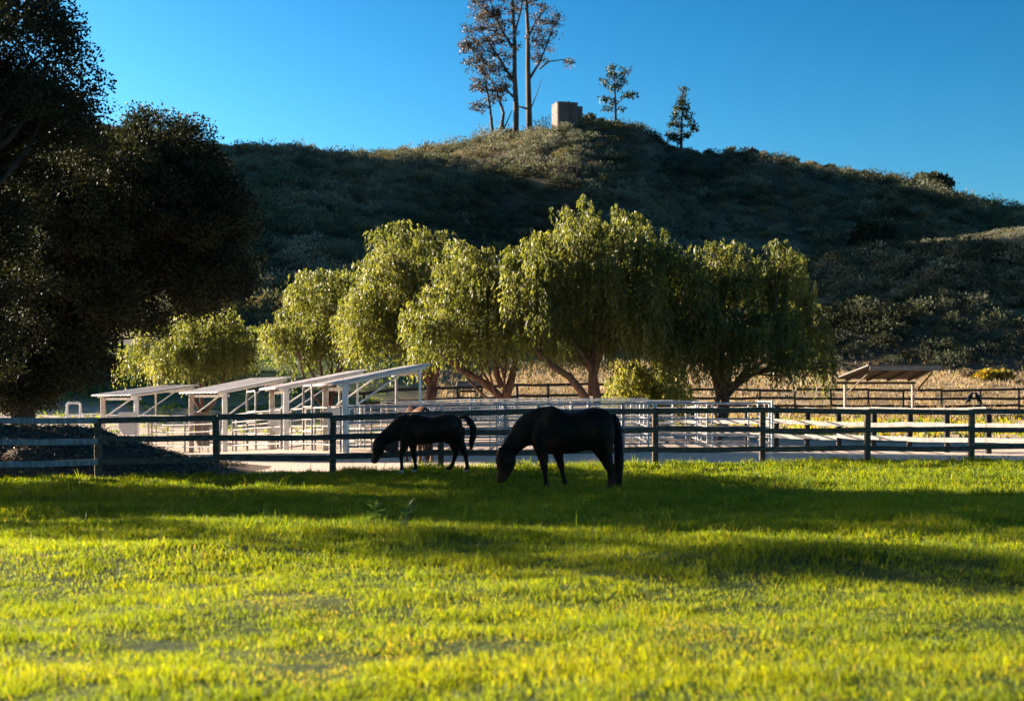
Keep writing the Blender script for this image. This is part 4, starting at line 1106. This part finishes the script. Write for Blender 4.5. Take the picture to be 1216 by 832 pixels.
panel_row('pale panel at the back of the sheltered pens', [P2(120, 66), P2(235, 63), P2(330, 57.5), P2(400, 52), P2(460, 48.2)], group='panels at the back of the sheltered pens', h=1.5, mat='white_warm', rails=4)
panel_row('white pipe panel between the bow topped white gate and the farthest shelter', [P2(97, 61.5), P2(120, 62.6)], step=2, group=None, h=1.62, mat='white', rails=3, r=.04)
panel('white gate with a tall bow top beside the farthest shelter', P2(79, 60.5), P2(96, 61.2), h=1.6, rails=3, mat='white', bow=2.1, name='bow_gate', group='bow topped pen gates', r=.045)
panel('grey bow topped gate under the second farthest shelter', P2(293, 54.5), P2(304, 53.5), h=1.5, rails=4, mat='pipe_dark', bow=2.25, name='bow_gate', group='bow topped pen gates', r=.03)
panel('grey bow topped gate just before the tallest shelter', P2(360, 48.5), P2(371, 47.6), h=1.5, rails=4, mat='pipe_dark', bow=2.2, name='bow_gate', group='bow topped pen gates', r=.03)
panel_row('white end panel of the pens under the tallest shelter', [P2(414, 45.4), P2(428, 48.5)], step=4, group=None, h=1.5, mat='white', rails=5)
panel_row('tall thin grey end post panel where the pens meet the pasture', [P2(917, 42.4), P2(900, 47)], step=6, group=None, h=1.5, mat='pipe')

def feeder(label, px, py0, py1, Y, mat, w_=.62, flip=1):
    c = W(px, (py0 + py1) / 2, Y); h = (py1 - py0) / F * Y; zb = gz(c.x, Y)
    o = Vector((c.x, c.y, c.z - h / 2)); root = thing('corner_feeder', label, 'feeder', o, 0, 'feeders hung in the pens')
    mb = MB(); n = 10; prof = [(-w_ / 2, h), (w_ / 2, h)]
    for k in range(n + 1):
        t = k / n * math.pi / 2; prof.append((w_ / 2 - w_ * .62 * (1 - math.cos(t)) , h * .42 * (1 - math.sin(t))))
    prof.append((-w_ / 2, 0))
    prof = [(x * flip, z) for x, z in prof]; m = len(prof)
    vs = [(x, -.28, z) for x, z in prof] + [(x, .28, z) for x, z in prof]
    mb.add(vs, [tuple(range(m)), tuple(range(2 * m - 1, m - 1, -1))] + [(i, i + m, (i + 1) % m + m, (i + 1) % m) for i in range(m)])
    mb.build('bin', M[mat], root)
    mb = MB(); mb.tube([(-w_ / 2 * flip, -.3, h), (w_ / 2 * flip, -.3, h), (w_ / 2 * flip, .3, h), (-w_ / 2 * flip, .3, h), (-w_ / 2 * flip, -.3, h)], .025, 7); mb.build('rim', M[mat], root)
    for sx in (-1, 1):
        mb = MB(); mb.tube([(sx * w_ * .35, .33, h + .05), (sx * w_ * .35, .33, zb - o.z)], .02, 6); mb.build('leg', M['pipe_dark'], root)
feeder('pale curved feed bin at the farthest shelter', 152, 490, 516, 60.8, 'feeder', .65, -1)
feeder('pale curved feed bin beside the white post of the third shelter', 331, 485, 515, 51.5, 'feeder', .52, -1)
feeder('pale boxy feed bin just before the tallest shelter', 398, 484, 515, 46, 'feeder', .42, 1)
feeder('brown feed bin between the two farthest shelters', 240, 490, 530, 58.5, 'feeder_brown', .5, -1)
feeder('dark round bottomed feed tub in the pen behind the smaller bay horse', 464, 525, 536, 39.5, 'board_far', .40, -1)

# ------------------------------------------------------------------ mulch heap behind the fence
hx = np.linspace(-17, -5.6, 120); hy = np.linspace(29.2, 37.5, 90); HX, HY_ = np.meshgrid(hx, hy)
prof = np.interp(HX, [-17, -14.5, -11.6, -10.4, -9.4, -8.5, -7.4, -6.2, -5.6], [1.0, 1.2, 1.18, 1.12, .82, .58, .28, .07, 0])
dline = HY_ - (fence_line(HX) + .22)
cross = np.clip(dline / 2.6, 0, 1) ** .75 * np.clip((7.2 - dline) / 3.0, 0, 1) ** .8
hz = prof * cross * (1 + .25 * fbm(HX * .9, HY_ * .9, 61, 3)) + .10 * fbm(HX * 2.2, HY_ * 2.2, 62, 4) * np.minimum(1, prof * cross * 4) - .03 + .02
hv_ = np.stack([HX, HY_, g(HX, HY_) + hz - .02], -1).reshape(-1, 3)
n1, n2 = len(hx), len(hy); jj, ii = np.meshgrid(np.arange(n2 - 1), np.arange(n1 - 1), indexing='ij')
hq = np.stack([jj * n1 + ii, jj * n1 + ii + 1, (jj + 1) * n1 + ii + 1, (jj + 1) * n1 + ii], -1).reshape(-1, 4)
root = thing('mulch_heap', 'long brown heap of mulch and straw behind the pale weathered rails', 'heap', (-12, 33, 0))
o = np.array([-12, 33, 0.0])
obj('mound', np_mesh('mound', hv_ - o, hq, M['mulch'], smooth=True), root)
n = 16000; X = RNG.uniform(-16, -6.5, n); Y = RNG.uniform(29.6, 35, n)
zi = np.interp(X, hx, np.arange(n1)).astype(int); yi = np.interp(Y, hy, np.arange(n2)).astype(int)
ht = hz[yi, zi]; k = (ht > .04) & (Y > fence_line(X) + .25)
c = np.stack([X, Y, g(X, Y) + ht - .01], 1)[k]
d = rand_unit(len(c)); d[:, 2] = np.abs(d[:, 2]) * .35; d /= np.linalg.norm(d, axis=1, keepdims=True)
M['straw'] = leaf_mat('straw_flakes', [(0, (.012, .009, .008)), (.5, (.08, .05, .034)), (.85, (.21, .15, .10)), (1, (.38, .30, .21))], trans=.1)
mo = obj('straw_litter', leaf_mesh('straw_litter', c, d, RNG.uniform(.05, .16, len(c)), RNG.uniform(.015, .03, len(c)), RNG.random(len(c)) ** 1.6, M['straw'], origin=o), root)
mo['kind'] = 'stuff'

# ------------------------------------------------------------------ meadow grass
def turf(n, y0, y1, spread, pw, hmul=1.0, beyond=0.0):
    Y = (RNG.uniform(0, 1, n) * (y1 ** pw - y0 ** pw) + y0 ** pw) ** (1 / pw)
    X = RNG.uniform(-1, 1, n) * (spread * Y + 1.2)
    if beyond: X = np.sign(X) * (spread * Y + 1.2 + np.abs(X) / (spread * Y + 1.2) * beyond)
    k = Y < fence_line(X) + .35 + .35 * vnoise(X / .7, Y / .7, 88)
    X, Y = X[k], Y[k]
    lush = fbm(X / 2.4, Y / 1.6, 51, 4); fine = fbm(X / .16, Y / .16, 53, 2); clump = np.clip(vnoise(X / .9, Y / .8, 55) * 2.4 - .25, 0, 1)
    tuft = np.clip(fbm(X / .38, Y / .30, 54, 3) + .35, 0, 1.1)
    kk = RNG.random(len(X)) < np.clip(.30 + .75 * tuft + .5 * fine, .28, 1)
    X, Y, lush, fine, clump, tuft = (a[kk] for a in (X, Y, lush, fine, clump, tuft))
    near_f = np.clip(1 - np.abs(Y - fence_line(X) - .1) / .5, 0, 1)
    bare = sstep(.28, .5, fbm(X / 1.5, Y / 1.0, 57, 3)) * sstep(16, 10, Y)
    far_ = sstep(11, 19, Y)
    h = (.026 + .038 * tuft + .03 * np.clip(lush + .3, 0, 1.1) + far_ * (.045 + .085 * clump + .03 * tuft) + .08 * near_f * (vnoise(X / .8, Y / .8, 59) > 0)) * RNG.uniform(.5, 1.3, len(X)) * hmul
    h = np.where(RNG.random(len(X)) < .012, h * 1.9, h)
    h = np.maximum(h * (1 - .5 * bare), .02)
    wd = np.maximum(.0052 if not beyond else .009, Y * .00046) * RNG.uniform(.7, 1.3, len(X))
    ang = RNG.uniform(0, 2 * np.pi, len(X)); lean = np.abs(RNG.normal(.5, .35, len(X)))
    dx, dy = np.cos(ang) * lean, np.sin(ang) * lean
    b = np.stack([X, Y, g(X, Y) - .01], 1)
    fa = RNG.uniform(0, 2 * np.pi, len(X)); s = np.stack([np.cos(fa), np.sin(fa), np.zeros(len(X))], 1) * wd[:, None] / 2
    m = b + np.stack([dx * h * .45, dy * h * .45, h * .62], 1)
    tpt = b + np.stack([dx * h * 1.15, dy * h * 1.15, h * (1 - .25 * np.minimum(lean, 1))], 1)
    V = np.stack([b - s, b + s, m + s * .8, m - s * .8, tpt], 1).reshape(-1, 3)
    i0 = np.arange(len(X)) * 5
    T = np.concatenate([np.stack([i0, i0 + 1, i0 + 2], 1), np.stack([i0, i0 + 2, i0 + 3], 1), np.stack([i0 + 3, i0 + 2, i0 + 4], 1)])
    tint = np.clip(.42 + .30 * lush + .10 * fine - .12 * clump + RNG.normal(0, .13, len(X)), .02, .86)
    dryb = (RNG.random(len(X)) < .025 + .22 * bare) ; tint = np.where(dryb, RNG.uniform(.9, 1, len(X)), tint)
    return V, T, np.repeat(tint, 5)
V, T, tint = turf(1350000, 5.2, 33.5, .42, .95)
V2, T2, t2_ = turf(800000, 2.5, 34.5, .42, .75, beyond=8.0)
T = np.concatenate([T, T2 + len(V)]); V = np.concatenate([V, V2]); tint = np.concatenate([tint, t2_])
obj('meadow_grass', np_mesh('meadow_grass', V, T, M['grass'], tint=tint), kind='stuff')

def weed(label, px, py_base, py_top, Y):
    b = W(px, py_base, Y); b.z = gz(b.x, b.y); H = (py_base - py_top) / F * Y
    root = thing('meadow_weed', label, 'weed', b, 0, 'weeds standing in the meadow')
    mb = MB(); mb.tube(wiggle((0, 0, -.02), (.02, 0, H), 5, .02), [.009, .008, .007, .006, .004, .002], 6); mb.build('stem', M['weed_stem'], root, smooth=True)
    c = []; d = []
    for k in range(46):
        t = random.uniform(.1, 1); a = random.uniform(0, 6.28); c.append((.02 * t, 0, H * t)); v = Vector((math.cos(a), math.sin(a), random.uniform(.1, 1.0))).normalized(); d.append(tuple(v))
    c = np.array(c); d = np.array(d)
    obj('leaves', leaf_mesh('leaves', c, d, RNG.uniform(.08, .17, len(c)) , RNG.uniform(.02, .04, len(c)), RNG.random(len(c)), M['weed']), root)
M['weed_stem'] = noise_mat('weed_stem', [(.3, (.04, .06, .02)), (.7, (.08, .10, .04))], 8, .8, 0)
weed('thin upright weed in the shaded grass below the smaller bay horse', 444, 628, 597, 17.6)
weed('branching weed in the shaded grass beside the thin upright one', 482, 637, 604, 16.6)
